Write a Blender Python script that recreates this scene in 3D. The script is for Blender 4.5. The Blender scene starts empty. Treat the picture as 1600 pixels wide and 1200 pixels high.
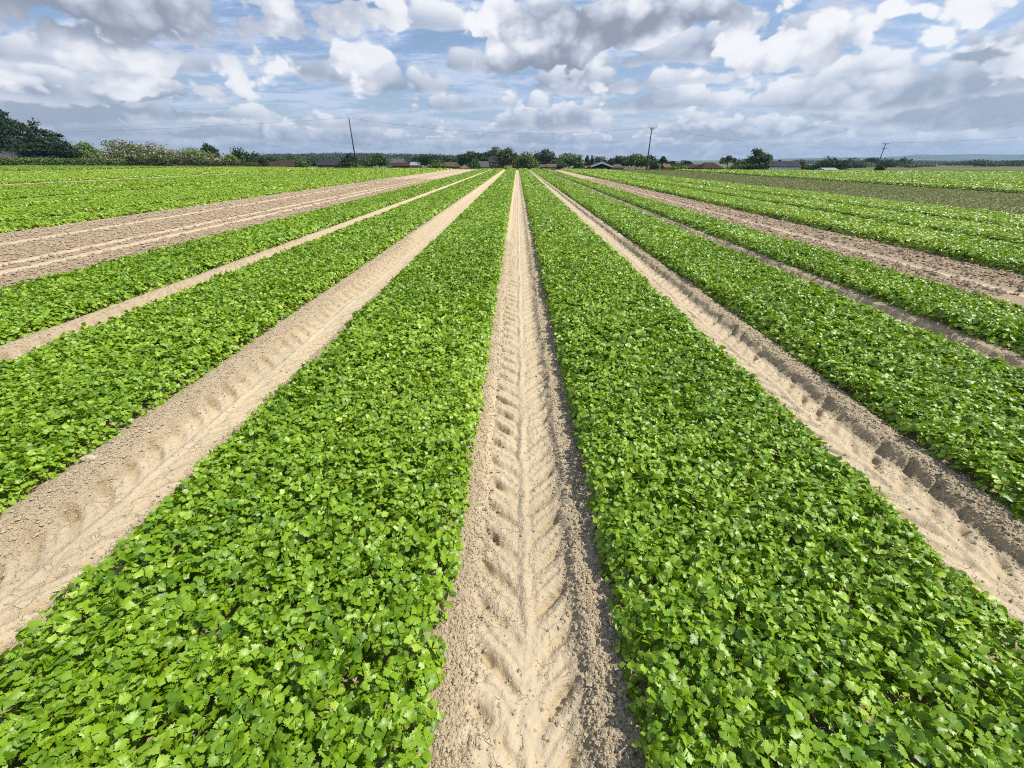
import bpy, math, random
import numpy as np
from mathutils import Vector, Matrix

rng = np.random.default_rng(11)
random.seed(5)
scene = bpy.context.scene
COL = scene.collection
R = math.radians

# ------------------------------------------------------------------ camera
H = 1.5
FPX, HOR, VPX = 640.0, 250.0, 808.0           # measured on the 1600 x 1200 photograph
TH = math.atan((600 - HOR) / FPX)
YAW = math.atan((VPX - 800) / math.hypot(FPX, 600 - HOR))
cam_d = bpy.data.cameras.new('camera')
cam = bpy.data.objects.new('camera', cam_d)
COL.objects.link(cam)
cam.location = (0, 0, H)
cam.rotation_euler = (math.pi / 2 - TH, 0, YAW)
cam_d.sensor_width = 36
cam_d.lens = FPX / 1600 * 36
cam_d.clip_start = 0.05
cam_d.clip_end = 30000
scene.camera = cam
CM = cam.rotation_euler.to_matrix()


def ray(px, py):
    return CM @ Vector(((px - 800) / FPX, (600 - py) / FPX, -1)).normalized()


def at(px, py, Y):
    d = ray(px, py)
    return Vector((0, 0, H)) + d * (Y / d.y)


# ------------------------------------------------------------------ noise in numpy
def _h(ix, iy, seed):
    v = (ix.astype(np.int64) * 374761393 + iy.astype(np.int64) * 668265263 + seed * 974711) & 0xffffffff
    v = ((v ^ (v >> 13)) * 1274126177) & 0xffffffff
    v = (v ^ (v >> 16)) & 0xffffffff
    return v / 4294967296.0


def pn(x, y, seed=0):
    """gradient noise, about -0.7..0.7"""
    ix, iy = np.floor(x), np.floor(y)
    fx, fy = x - ix, y - iy
    u = fx * fx * fx * (fx * (fx * 6 - 15) + 10)
    v = fy * fy * fy * (fy * (fy * 6 - 15) + 10)
    def g(dx, dy):
        a = _h(ix + dx, iy + dy, seed) * 2 * np.pi
        return np.cos(a) * (fx - dx) + np.sin(a) * (fy - dy)
    return (g(0, 0) * (1 - u) + g(1, 0) * u) * (1 - v) + (g(0, 1) * (1 - u) + g(1, 1) * u) * v


def fbm(x, y, oct=4, seed=0, gain=.5):
    s, a = 0, 1.0
    for k in range(oct):
        s = s + a * pn(x * 2 ** k, y * 2 ** k, seed + k * 17)
        a *= gain
    return s


def sstep(a, b, x):
    t = np.clip((x - a) / (b - a), 0, 1)
    return t * t * (3 - 2 * t)


# ------------------------------------------------------------------ objects
def np_mesh(name, verts, faces, attrs=None, smooth=False, mat_index=None):
    """faces: list of (M,k) int arrays"""
    me = bpy.data.meshes.new(name)
    verts = np.asarray(verts, np.float32)
    me.vertices.add(len(verts))
    me.vertices.foreach_set('co', verts.ravel())
    idx = np.concatenate([f.ravel() for f in faces]).astype(np.int32)
    tot = np.concatenate([np.full(len(f), f.shape[1]) for f in faces])
    start = np.concatenate([[0], np.cumsum(tot)[:-1]]).astype(np.int32)
    me.loops.add(len(idx))
    me.loops.foreach_set('vertex_index', idx)
    me.polygons.add(len(tot))
    me.polygons.foreach_set('loop_start', start)
    me.polygons.foreach_set('use_smooth', np.full(len(tot), smooth, bool))
    me.update(calc_edges=True)
    for k, v in (attrs or {}).items():
        a = me.attributes.new(k, 'FLOAT', 'POINT')
        a.data.foreach_set('value', np.asarray(v, np.float32))
    return me


def link(name, me, mat=None, parent=None, label=None, cat=None, group=None, kind=None, loc=None):
    o = bpy.data.objects.new(name, me)
    COL.objects.link(o)
    if mat is not None and me is not None:
        me.materials.append(mat)
    if parent:
        o.parent = parent
    if loc is not None:
        o.location = loc
    tag(o, label, cat, group, kind)
    return o


def tag(o, label=None, cat=None, group=None, kind=None):
    if label: o['label'] = label
    if cat: o['category'] = cat
    if group: o['group'] = group
    if kind: o['kind'] = kind
    return o


class MB:
    """collects simple solids into one mesh"""
    def __init__(s):
        s.v, s.f = [], []
    def add(s, vs, fs):
        b = len(s.v)
        s.v += [tuple(v) for v in vs]
        s.f += [tuple(i + b for i in f) for f in fs]
        return s
    def box(s, x0, x1, y0, y1, z0, z1):
        return s.add([(x0, y0, z0), (x1, y0, z0), (x1, y1, z0), (x0, y1, z0), (x0, y0, z1), (x1, y0, z1), (x1, y1, z1), (x0, y1, z1)],
                     [(0, 3, 2, 1), (4, 5, 6, 7), (0, 1, 5, 4), (1, 2, 6, 5), (2, 3, 7, 6), (3, 0, 4, 7)])
    def tube(s, pts, rad, n=6, cap=True):
        pts = [Vector(p) for p in pts]
        if not isinstance(rad, (list, tuple)): rad = [rad] * len(pts)
        vs, fs = [], []
        for i, p in enumerate(pts):
            d = (pts[min(i + 1, len(pts) - 1)] - pts[max(i - 1, 0)]).normalized()
            a = d.orthogonal().normalized() if abs(d.z) < .99 else Vector((1, 0, 0))
            if abs(d.z) < .99: a = d.cross(Vector((0, 0, 1))).normalized()
            b = d.cross(a)
            for k in range(n):
                t = 2 * math.pi * k / n
                vs.append(p + (a * math.cos(t) + b * math.sin(t)) * rad[i])
        for i in range(len(pts) - 1):
            for k in range(n):
                k2 = (k + 1) % n
                fs.append((i * n + k, i * n + k2, (i + 1) * n + k2, (i + 1) * n + k))
        if cap:
            fs.append(tuple(range(n))[::-1])
            fs.append(tuple((len(pts) - 1) * n + k for k in range(n)))
        return s.add(vs, fs)
    def build(s, name, mat, parent=None, smooth=False, **kw):
        me = bpy.data.meshes.new(name)
        me.from_pydata(s.v, [], s.f)
        if smooth:
            me.polygons.foreach_set('use_smooth', [True] * len(me.polygons))
        me.update()
        return link(name, me, mat, parent, **kw)


# ------------------------------------------------------------------ materials
def new_mat(name):
    m = bpy.data.materials.new(name)
    m.use_nodes = True
    nt = m.node_tree
    for n in list(nt.nodes): nt.nodes.remove(n)
    out = nt.nodes.new('ShaderNodeOutputMaterial')
    return m, nt, out


def nn(nt, t, **kw):
    n = nt.nodes.new(t)
    for k, v in kw.items():
        if isinstance(k, str) and hasattr(n, k): setattr(n, k, v)
    return n


def mixc(nt, fac, a, b, blend='MIX'):
    n = nt.nodes.new('ShaderNodeMix')
    n.data_type = 'RGBA'
    n.blend_type = blend
    for sock, v in ((n.inputs[0], fac), (n.inputs[6], a), (n.inputs[7], b)):
        if isinstance(v, bpy.types.NodeSocket): nt.links.new(v, sock)
        elif isinstance(v, (tuple, list)): sock.default_value = (*v[:3], 1)
        else: sock.default_value = v
    return n.outputs[2]


def noise(nt, vec, scale, detail=4, rough=.5, dist=0):
    n = nt.nodes.new('ShaderNodeTexNoise')
    n.inputs['Scale'].default_value = scale
    n.inputs['Detail'].default_value = detail
    n.inputs['Roughness'].default_value = rough
    n.inputs['Distortion'].default_value = dist
    if vec is not None: nt.links.new(vec, n.inputs['Vector'])
    return n.outputs['Fac']


def ramp(nt, fac, stops):
    n = nt.nodes.new('ShaderNodeValToRGB')
    el = n.color_ramp.elements
    while len(el) < len(stops): el.new(.5)
    for e, (p, c) in zip(el, stops):
        e.position = p
        e.color = (*c, 1) if isinstance(c, (tuple, list)) else (c, c, c, 1)
    nt.links.new(fac, n.inputs[0])
    return n.outputs[0]


def math_(nt, op, a, b=None, c=None, clamp=False):
    n = nt.nodes.new('ShaderNodeMath')
    n.operation = op
    n.use_clamp = clamp
    for i, v in enumerate((a, b, c)):
        if v is None: continue
        if isinstance(v, bpy.types.NodeSocket): nt.links.new(v, n.inputs[i])
        else: n.inputs[i].default_value = v
    return n.outputs[0]


def attr(nt, name):
    n = nt.nodes.new('ShaderNodeAttribute')
    n.attribute_name = name
    return n.outputs['Fac']


def objpos(nt):
    return nt.nodes.new('ShaderNodeNewGeometry').outputs['Position']


def plain(name, c, rough=.8, var=.25, scale=3.0, bump=0.0, spec=.3):
    m, nt, out = new_mat(name)
    b = nt.nodes.new('ShaderNodeBsdfPrincipled')
    pos = nt.nodes.new('ShaderNodeTexCoord').outputs['Object']
    f = noise(nt, pos, scale, 5, .6)
    col = mixc(nt, ramp(nt, f, [(.3, 0.), (.7, 1.)]), [x * (1 - var) for x in c], [x * (1 + var) for x in c])
    nt.links.new(col, b.inputs['Base Color'])
    b.inputs['Roughness'].default_value = rough
    b.inputs['Specular IOR Level'].default_value = spec
    if bump:
        bn = nt.nodes.new('ShaderNodeBump')
        bn.inputs['Strength'].default_value = bump
        bn.inputs['Distance'].default_value = .05
        nt.links.new(f, bn.inputs['Height'])
        nt.links.new(bn.outputs[0], b.inputs['Normal'])
    nt.links.new(b.outputs[0], out.inputs[0])
    return m


def leaf_mat(name, dark, mid, light, rough=.4, spec=.5, trans=.3, tcol=None):
    """three leaf colours chosen by the per-leaf attribute 'tint'"""
    m, nt, out = new_mat(name)
    b = nt.nodes.new('ShaderNodeBsdfPrincipled')
    t = attr(nt, 'tint')
    col = ramp(nt, t, [(0., dark), (.5, mid), (1., light)])
    nt.links.new(col, b.inputs['Base Color'])
    b.inputs['Roughness'].default_value = rough
    b.inputs['Specular IOR Level'].default_value = spec
    if trans:
        tr = nt.nodes.new('ShaderNodeBsdfTranslucent')
        tc = mixc(nt, 1.0, col, tcol or (1.5, 1.3, .5), 'MULTIPLY')
        nt.links.new(tc, tr.inputs['Color'])
        mx = nt.nodes.new('ShaderNodeMixShader')
        mx.inputs[0].default_value = trans
        nt.links.new(b.outputs[0], mx.inputs[1])
        nt.links.new(tr.outputs[0], mx.inputs[2])
        nt.links.new(mx.outputs[0], out.inputs[0])
    else:
        nt.links.new(b.outputs[0], out.inputs[0])
    return m


# ---- soil
def soil_mat():
    m, nt, out = new_mat('dry_soil')
    b = nt.nodes.new('ShaderNodeBsdfPrincipled')
    pos = objpos(nt)
    n1 = noise(nt, pos, 1.3, 5, .6)
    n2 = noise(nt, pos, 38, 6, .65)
    n3 = noise(nt, pos, 140, 4, .6)
    n4 = noise(nt, pos, 7, 6, .6)
    comp = attr(nt, 'smooth')
    base = mixc(nt, n1, (.49, .39, .25), (.575, .47, .315))
    pale = mixc(nt, n4, (.415, .335, .218), (.52, .43, .29))
    col = mixc(nt, comp, base, pale)
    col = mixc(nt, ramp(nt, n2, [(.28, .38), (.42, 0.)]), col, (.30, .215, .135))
    col = mixc(nt, ramp(nt, n3, [(.55, 0.), (.75, .35)]), col, (.62, .52, .40))
    bare = attr(nt, 'bare')
    col = mixc(nt, math_(nt, 'MULTIPLY', bare, .8), col, mixc(nt, n4, (.31, .23, .15), (.48, .37, .255)))
    damp_shade = attr(nt, 'damp_shade')
    col = mixc(nt, damp_shade, col, (.36, .27, .145))  # moist brown that doubles as painted shade inside the lug prints
    nt.links.new(col, b.inputs['Base Color'])
    b.inputs['Roughness'].default_value = .95
    b.inputs['Specular IOR Level'].default_value = .15
    # crumbs and drying cracks
    vo = nt.nodes.new('ShaderNodeTexVoronoi')
    vo.feature = 'DISTANCE_TO_EDGE'
    vo.inputs['Scale'].default_value = 9
    wv = nt.nodes.new('ShaderNodeVectorMath'); wv.operation = 'ADD'
    nz = nt.nodes.new('ShaderNodeTexNoise'); nz.inputs['Scale'].default_value = 6; nz.inputs['Detail'].default_value = 5
    nt.links.new(pos, nz.inputs['Vector'])
    sc = nt.nodes.new('ShaderNodeVectorMath'); sc.operation = 'SCALE'; sc.inputs['Scale'].default_value = .35
    nt.links.new(nz.outputs['Color'], sc.inputs[0])
    nt.links.new(pos, wv.inputs[0]); nt.links.new(sc.outputs[0], wv.inputs[1])
    nt.links.new(wv.outputs[0], vo.inputs['Vector'])
    crack = ramp(nt, vo.outputs['Distance'], [(0., 0.), (.018, 1.)])
    crack = math_(nt, 'MAXIMUM', crack, ramp(nt, n4, [(.47, 1.), (.56, 0.)]))
    crum = math_(nt, 'ADD', math_(nt, 'MULTIPLY', n2, 1.0), math_(nt, 'MULTIPLY', n3, .35))
    rough_amt = math_(nt, 'SUBTRACT', 1.15, comp)
    hgt = math_(nt, 'ADD', math_(nt, 'MULTIPLY', crum, rough_amt), math_(nt, 'MULTIPLY', crack, .15))
    bn = nt.nodes.new('ShaderNodeBump')
    bn.inputs['Strength'].default_value = 1.0
    bn.inputs['Distance'].default_value = .03
    nt.links.new(hgt, bn.inputs['Height'])
    nt.links.new(bn.outputs[0], b.inputs['Normal'])
    nt.links.new(b.outputs[0], out.inputs[0])
    return m


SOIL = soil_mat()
CROP = leaf_mat('crop_leaf', (.080, .180, .003), (.20, .345, .008), (.35, .48, .05), rough=.45, spec=.58, trans=.22, tcol=(1.6, 1.4, .4))
CROPFAR = CROP

# ------------------------------------------------------------------ the lie of the land
def y_end(X):
    X = np.asarray(X, float)
    return 80 - np.where(X < 0, .235, .37) * X


def land(X, Y):
    s = np.maximum(np.asarray(Y, float) - y_end(np.clip(X, -160, 110)), 0)
    return -4.0 * (1 - np.exp(-s / 170))


# ------------------------------------------------------------------ beds and tracks, in metres across the field
# (x0, x1, height, name used in the label)
BEDS = [
    (-1.60, -.235, .155), (-3.90, -2.39, .15), (-6.10, -4.54, .15),
    (.355, 1.68, .155), (2.30, 3.68, .15), (4.20, 5.20, .15),
    (-12.6, -11.6, .12), (-16.2, -13.5, .13), (-19.5, -17.3, .13),
    (7.27, 8.9, .16), (9.4, 11.0, .16), (11.5, 13.9, .16),
]
# track: centre, bank side, half width
TRACKS = [(.06, 1, .33, 1.0), (-1.99, -1, .38, 1.1), (1.985, 1, .34, 1.5), (-4.21, -1, .34, 1.15), (3.94, 1, .30, 1.3)]
BARE = [(-11.55, -6.1), (5.2, 7.25)]                 # bare strips
RUTS = [(-7.6, .13), (-8.2, .13), (-10.15, .15), (5.45, .13), (6.3, .12)]   # pale wheel lines on them


def soil_fields(X, Y):
    """height, smoothness and dampness with painted shade of the ploughed soil"""
    z = np.full(X.shape, .045)
    smooth = np.zeros(X.shape)
    damp_shade = np.zeros(X.shape)
    bare = np.zeros(X.shape)
    lump = fbm(X * 9, Y * 9, 4, 3)
    z = z + .012 * lump + .01 * fbm(X * 2.1, Y * 2.1, 3, 9)
    for i, (c, b, hw, dep) in enumerate(TRACKS):
        wob = .030 * fbm(Y * .8, Y * 0 + i * 7.7, 3, 21 + i)
        u = b * (X - c) - wob
        inn = np.abs(u) < hw + .1
        if not inn.any(): continue
        uu, yy = u[inn], Y[inn]
        rag = .03 * fbm(X[inn] * 6, yy * 6, 4, 40 + i)
        # floor, inner slope, outer bank and berm
        floor = .0 * uu
        inner = sstep(-.19, -hw - .02, uu + rag) * .048
        bank = sstep(.145, .20, uu + rag * 1.1) * (.036 if i == 0 else .048) + sstep(.15, .29, uu) * (.004 if i == 0 else .022)
        drop = sstep(.27, hw + .08, uu) * (.0 if i == 0 else .025)
        prof = floor + inner + bank - drop
        flat = (1 - sstep(-.2, -.27, uu + rag) ) * (1 - sstep(.1, .16, uu + rag))
        flat = np.clip(flat, 0, 1)
        # spine ridge and chevron lugs
        pitch = .172
        a = np.abs(uu + .02)
        side = np.where(uu + .02 > 0, 1, 0)
        fade = .55 + .9 * fbm(yy * .55, yy * 0 + 3.1 * i, 2, 60 + i)
        ph = (yy - .62 * a - .25 * np.sqrt(a + .001) + .02 * fbm(X[inn] * 8, yy * 8, 2, 81)) / pitch + side * .5
        fr = ph - np.floor(ph)
        cell = np.floor(ph)
        rnd = _h(cell, side + i * 5., 5)
        bar = np.exp(-(np.abs(fr - .5) / (.13 if i == 0 else .17)) ** 3)
        rim = np.exp(-((fr - .16) / .09) ** 2) + np.exp(-((fr - .84) / .09) ** 2)
        reach = np.where(side > 0, .13 if dep > 1.25 else (.225 if dep > 1.05 else .165), .185)
        win = sstep(.008, .05, a) * (1 - sstep(reach - .025, reach + .012, a))
        deep = (.45 + .75 * sstep(.03, .14, a)) * (.60 + .6 * rnd) * np.clip(fade, .7, 1.2)
        depth = np.where(side > 0, .036 * np.minimum(dep, 1.2), .036)
        cut = bar * win * deep * depth
        cut = cut * np.clip(.85 + 1.5 * fbm(X[inn] * 9, yy * 9, 3, 83), .25, 1.5)
        if dep > 1.2:                                # holes pressed into the bank
            hole = (rnd > .22) * np.exp(-(np.abs(fr - .5 + .3 * (rnd - .6)) / (.13 + .08 * rnd)) ** 6) * sstep(.125, .15, uu + rag * .4) * (1 - sstep(.19, .215, uu + rag * .7))
            cut = cut + hole * .042 * (.1 + 1.0 * rnd) * np.clip(1 + 1.6 * fbm(X[inn] * 14, yy * 14, 2, 84), .3, 1.4)
        if i == 1: cut = cut * .65
        lift = rim * win * deep * .011
        us = uu + .02 + .016 * fbm(yy * 5, yy * 0 + i, 3, 75)
        sf = np.clip(.7 + 1.4 * fbm(yy * 2.2, yy * 0 + 9 * i, 2, 76), .1, 1.3)
        spine = sf * (.009 * np.exp(-(us / .016) ** 2) - .005 * np.exp(-((us + .03) / .014) ** 2) - .005 * np.exp(-((us - .03) / .014) ** 2))
        fine = .0055 * fbm(X[inn] * 45, yy * 45, 3, 90, .65) + .007 * np.maximum(fbm(X[inn] * 22, yy * 22, 3, 91) - .22, 0)
        grit = .012 * fbm(X[inn] * 26, yy * 26, 4, 93, .6) + .012 * np.abs(fbm(X[inn] * 60, yy * 60, 2, 95))
        zz = prof + flat * (spine + fine) + (1 - flat) * grit - cut + lift + .006 * fbm(X[inn] * 3, yy * 3, 2, 97)
        k = 1 - sstep(hw - .02, hw + .1, np.abs(uu))
        z[inn] = z[inn] * (1 - k) + zz * k
        smooth[inn] = np.maximum(smooth[inn], flat * (.75 + .5 * fbm(X[inn] * 3, yy * 1.2, 3, 99)) * k)
        damp_shade[inn] = np.maximum(damp_shade[inn], np.clip(bar * win * deep * .75, 0, .8))  # lug floors: moist brown, strengthened as painted shade so the prints show
    for x0, x1 in BARE:
        k = sstep(x0 - .1, x0 + .25, X) * (1 - sstep(x1 - .25, x1 + .1, X))
        cl = .030 * np.abs(fbm(X * 6, Y * 6, 4, 120)) + .014 * fbm(X * 16, Y * 16, 3, 121)
        z = z * (1 - k) + (.035 + cl) * k
        bare = np.maximum(bare, k)
    for x0, w in RUTS:
        dx = X - x0 - .03 * fbm(Y * .3, Y * 0, 2, int(abs(x0) * 10))
        k = np.exp(-(np.abs(dx) / w) ** 4)
        z = z * (1 - k) + (.012 + .006 * fbm(X * 9, Y * 9, 3, 130)) * k
        smooth = np.maximum(smooth, k)
        bare = bare * (1 - k)
    # lug prints along the right side of the right-hand bare strip
    a = np.abs(X - 6.95)
    ph = Y / .42
    hole = np.exp(-((ph - np.floor(ph) - .5) / .2) ** 2) * np.exp(-(a / .12) ** 4)
    z = z - .05 * hole
    return z, np.clip(smooth, 0, 1), damp_shade, bare


def build_field_soil():
    xs = set()
    def rngadd(a, b, st):
        for v in np.arange(a, b, st): xs.add(round(float(v), 4))
    rngadd(-.36, .44, .0062)
    rngadd(-2.45, -1.5, .011); rngadd(1.6, 2.4, .011)
    rngadd(-4.65, -3.8, .019); rngadd(3.55, 4.35, .017)
    rngadd(-11.8, -6.0, .05); rngadd(5.1, 7.4, .042)
    rngadd(-12.5, 8, .09)
    rngadd(-30, -12.5, .4); rngadd(8, 30, .4)
    rngadd(-140, -30, 2.5); rngadd(30, 120, 2.5)
    xs = np.array(sorted(xs))
    keep = np.concatenate([[True], np.diff(xs) > .004])
    xs = xs[keep]
    ys = [-1.5, -1, -.6, -.3, 0]
    y = .15
    while y < 115:
        ys.append(y)
        y += max(.0062, .0056 * y)
    ys = np.array(ys)
    # the far edge follows the oblique end of the field
    T = ys / ys[-1]
    X, Yb = np.meshgrid(xs, ys)
    Y = Yb * np.where(Yb > 20, 1 + (np.minimum((y_end(X) + 2.5) / ys[-1], 1.05) - 1) * sstep(20, ys[-1], Yb), 1)
    z, sm, dp, br = soil_fields(X, Y)
    z = z + land(X, Y)
    nx, ny = len(xs), len(ys)
    i = np.arange(nx * ny).reshape(ny, nx)
    q = np.stack([i[:-1, :-1], i[:-1, 1:], i[1:, 1:], i[1:, :-1]], -1).reshape(-1, 4)
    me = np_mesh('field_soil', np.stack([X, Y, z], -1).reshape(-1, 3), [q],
                 {'smooth': sm.ravel(), 'damp_shade': dp.ravel(), 'bare': br.ravel()}, smooth=True)
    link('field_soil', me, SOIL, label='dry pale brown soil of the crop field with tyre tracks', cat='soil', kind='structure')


build_field_soil()


# ------------------------------------------------------------------ loose crumbs and clods
OCT = np.array([(1, 0, 0), (0, 1, 0), (-1, 0, 0), (0, -1, 0), (0, 0, 1), (0, 0, -1)], float)
OCTF = np.array([(0, 1, 4), (1, 2, 4), (2, 3, 4), (3, 0, 4), (1, 0, 5), (2, 1, 5), (3, 2, 5), (0, 3, 5)])


def crumbs(name, X, Y, size, label, bare_v=0.0):
    z = soil_fields(X, Y)[0] + land(X, Y)
    n = len(X)
    v = OCT[None] * (1 + rng.normal(0, .28, (n, 6, 3)))
    v[:, :, 2] *= rng.uniform(.5, .9, n)[:, None]
    a = rng.uniform(0, 6.28, n); c, s_ = np.cos(a)[:, None], np.sin(a)[:, None]
    vx = v[:, :, 0] * c - v[:, :, 1] * s_; vy = v[:, :, 0] * s_ + v[:, :, 1] * c
    s = (size / 2)[:, None]
    P = np.stack([X[:, None] + vx * s, Y[:, None] + vy * s, z[:, None] + size[:, None] * .18 + v[:, :, 2] * s], -1)
    F = (OCTF[None] + (np.arange(n) * 6)[:, None, None]).reshape(-1, 3)
    me = np_mesh(name, P.reshape(-1, 3), [F], {'bare': np.full(n * 6, bare_v), 'smooth': np.full(n * 6, .45 * (bare_v == 0))}, smooth=False)
    link(name, me, SOIL, label=label, cat='crumbs', kind='stuff')


def track_crumbs():
    XX, YY, SS = [], [], []
    for i, (c, b, hw, dep) in enumerate(TRACKS):
        n = (26000, 24000, 24000, 10000, 10000)[i]
        y = np.exp(rng.uniform(math.log(.35 if i == 0 else .7), math.log(9), n))
        side = rng.random(n)
        u = np.where(side < .46, rng.normal(-.26, .045, n), np.where(side < .96, rng.normal(.24, .055, n), rng.uniform(-.3, .3, n)))
        x = c + b * u
        ok = np.abs(u) < hw + .04
        s = .003 + .0042 * rng.exponential(1, n).clip(0, 4.5)
        s = np.maximum(s, .0016 * y)
        XX.append(x[ok]); YY.append(y[ok]); SS.append(s[ok])
    crumbs('soil_crumbs', np.concatenate(XX), np.concatenate(YY), np.concatenate(SS), 'loose pale soil crumbs lying along the tyre tracks')
    XX, YY, SS = [], [], []
    for (x0, x1), n in zip(BARE, (34000, 16000)):
        y = np.exp(rng.uniform(math.log(5.0), math.log(40), n))
        x = rng.uniform(x0 + .05, x1 - .05, n)
        ok = np.ones(n, bool)
        for r0, w in RUTS: ok &= np.abs(x - r0) > w * 1.1
        s = (.012 + .016 * rng.exponential(1, n).clip(0, 3.5)) * (1 + y / 30)
        XX.append(x[ok]); YY.append(y[ok]); SS.append(s[ok])
    crumbs('soil_clods', np.concatenate(XX), np.concatenate(YY), np.concatenate(SS), 'brown soil clods covering the bare strips', .8)


track_crumbs()

def big_clod():
    n, m_ = 14, 9
    V_ = []
    for i in range(m_ + 1):
        t = math.pi * i / m_
        for j in range(n):
            a = 2 * math.pi * j / n
            V_.append((math.sin(t) * math.cos(a), math.sin(t) * math.sin(a), math.cos(t)))
    V_ = np.array(V_)
    r = 1 + .5 * fbm(V_[:, 0] * 1.3 + 4 + V_[:, 2], V_[:, 1] * 1.3 + V_[:, 2] * .7, 4, 701)
    V_ = V_ * r[:, None] * np.array([.042, .026, .018])
    i = np.arange(m_ * n)
    q = np.stack([i, i // n * n + (i + 1) % n, i // n * n + (i + 1) % n + n, i + n], -1)[:, ::-1]
    me = np_mesh('soil_clod', V_, [q], {'smooth': np.full(len(V_), .8)}, smooth=True)
    z = float(soil_fields(np.array([-2.33]), np.array([1.74]))[0][0])
    link('soil_clod', me, SOIL, label='single pale clod of soil lying at the outer edge of the left track', cat='clod', loc=(-2.33, 1.74, z + .010))


big_clod()

# ------------------------------------------------------------------ leaves
def leaflet_outline(kind):
    if kind == 0:
        r = [(.05, .12), (.20, .27), (.22, .38), (.41, .42), (.36, .52), (.52, .63), (.36, .66), (.37, .82), (.24, .80), (.19, .95), (.09, .90)]
    else:
        r = [(.26, .28), (.48, .56), (.30, .86)]
    pts = [(0, 0)] + r + [(0, 1.0)] + [(-x, y) for x, y in r[::-1]]
    return pts


def leaf_template(lod, jitter=0, seed=0):
    rr = np.random.default_rng(seed)
    V, T = [], []
    if lod == 3:
        V = [(0, -.5, 0), (.5, 0, .06), (0, .5, 0), (-.5, 0, .06)]
        return np.array(V), np.array([(0, 1, 2), (0, 2, 3)])
    if lod == 2:
        for ang, sc, off in ((0, 1, .05), (72, .9, 0), (-72, .9, 0)):
            c, s = math.cos(R(ang)), math.sin(R(ang))
            b = len(V)
            for x, y, z in ((0, 0, 0), (.42, .62, .03), (0, .75, -.05), (-.42, .62, .03)):
                V.append(((c * x + s * y) * sc * .8, (-s * x + c * y) * sc * .8 - .2, z))
            T += [(b, b + 1, b + 2), (b, b + 2, b + 3)]
        return np.array(V), np.array(T)
    for ang, sc, oy in ((0, .70, .05), (80, .62, 0), (-80, .62, 0)):
        ang += rr.normal(0, 7)
        sc *= rr.uniform(.9, 1.1)
        tilt = rr.normal(-.10, .36)
        roll = rr.normal(0, .36)
        fold = rr.choice([-.45, .25, .5]) * rr.uniform(.6, 1.2)
        curl = rr.uniform(.05, .55)
        out = leaflet_outline(0 if lod == 0 else 1)
        c, s = math.cos(R(ang)), math.sin(R(ang))
        b = len(V)
        cen = (0, .48)
        P = [cen] + out
        for k, (x, y) in enumerate(P):
            x += rr.normal(0, .022) * (k > 1); y += rr.normal(0, .022) * (k > 1)
            z = .05 + fold * abs(x) - curl * (y - .3) ** 2 + rr.normal(0, .018)
            z += tilt * y + roll * x 
            xx, yy = x * sc, y * sc + oy
            V.append((c * xx + s * yy, -s * xx + c * yy, z * sc))
        n = len(out)
        for k in range(n):
            T.append((b, b + 1 + k, b + 1 + (k + 1) % n))
    V = np.array(V)
    V[:, 1] -= .25
    return V, np.array(T)


TEMPL = {0: [leaf_template(0, seed=s) for s in range(16)], 1: [leaf_template(1, seed=40 + s) for s in range(8)],
         2: [leaf_template(2)], 3: [leaf_template(3)]}


def place_leaves(lod, pos, nrm, size, tint, spin=None):
    """-> verts, tris, tint per vertex"""
    N = len(pos)
    Vs, Ts, Cs = [], [], []
    base = 0
    which = rng.integers(0, len(TEMPL[lod]), N)
    for w, (TV, TT) in enumerate(TEMPL[lod]):
        m = which == w
        n = int(m.sum())
        if not n: continue
        nm = nrm[m] / np.linalg.norm(nrm[m], axis=1, keepdims=True)
        a = rng.uniform(0, 2 * np.pi, n)
        d = np.stack([np.cos(a), np.sin(a), np.zeros(n)], 1)
        t = d - nm * (d * nm).sum(1, keepdims=True)
        t /= np.linalg.norm(t, axis=1, keepdims=True) + 1e-9
        bb = np.cross(t, nm)
        s = size[m][:, None, None]
        v = pos[m][:, None, :] + s * (TV[None, :, 0:1] * bb[:, None, :] + TV[None, :, 1:2] * t[:, None, :] + TV[None, :, 2:3] * nm[:, None, :])
        Vs.append(v.reshape(-1, 3))
        Ts.append((TT[None] + (np.arange(n) * len(TV))[:, None, None]).reshape(-1, 3) + base)
        Cs.append(np.repeat(tint[m], len(TV)))
        base += n * len(TV)
    return np.concatenate(Vs), np.concatenate(Ts), np.concatenate(Cs)


# lod, y from, y to, leaves per square metre, leaf size
BANDS = [(0, .1, 2.8, 3700, .0435), (1, 2.8, 8.0, 2500, .049), (2, 8.0, 24, 1500, .066), (3, 24, 50, 430, .11), (3, 50, 112, 130, .20)]


def edge_wob(Y, s):
    return .050 * fbm(Y * 1.6, Y * 0 + s * 3.3, 4, 200 + s, .62)


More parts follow.
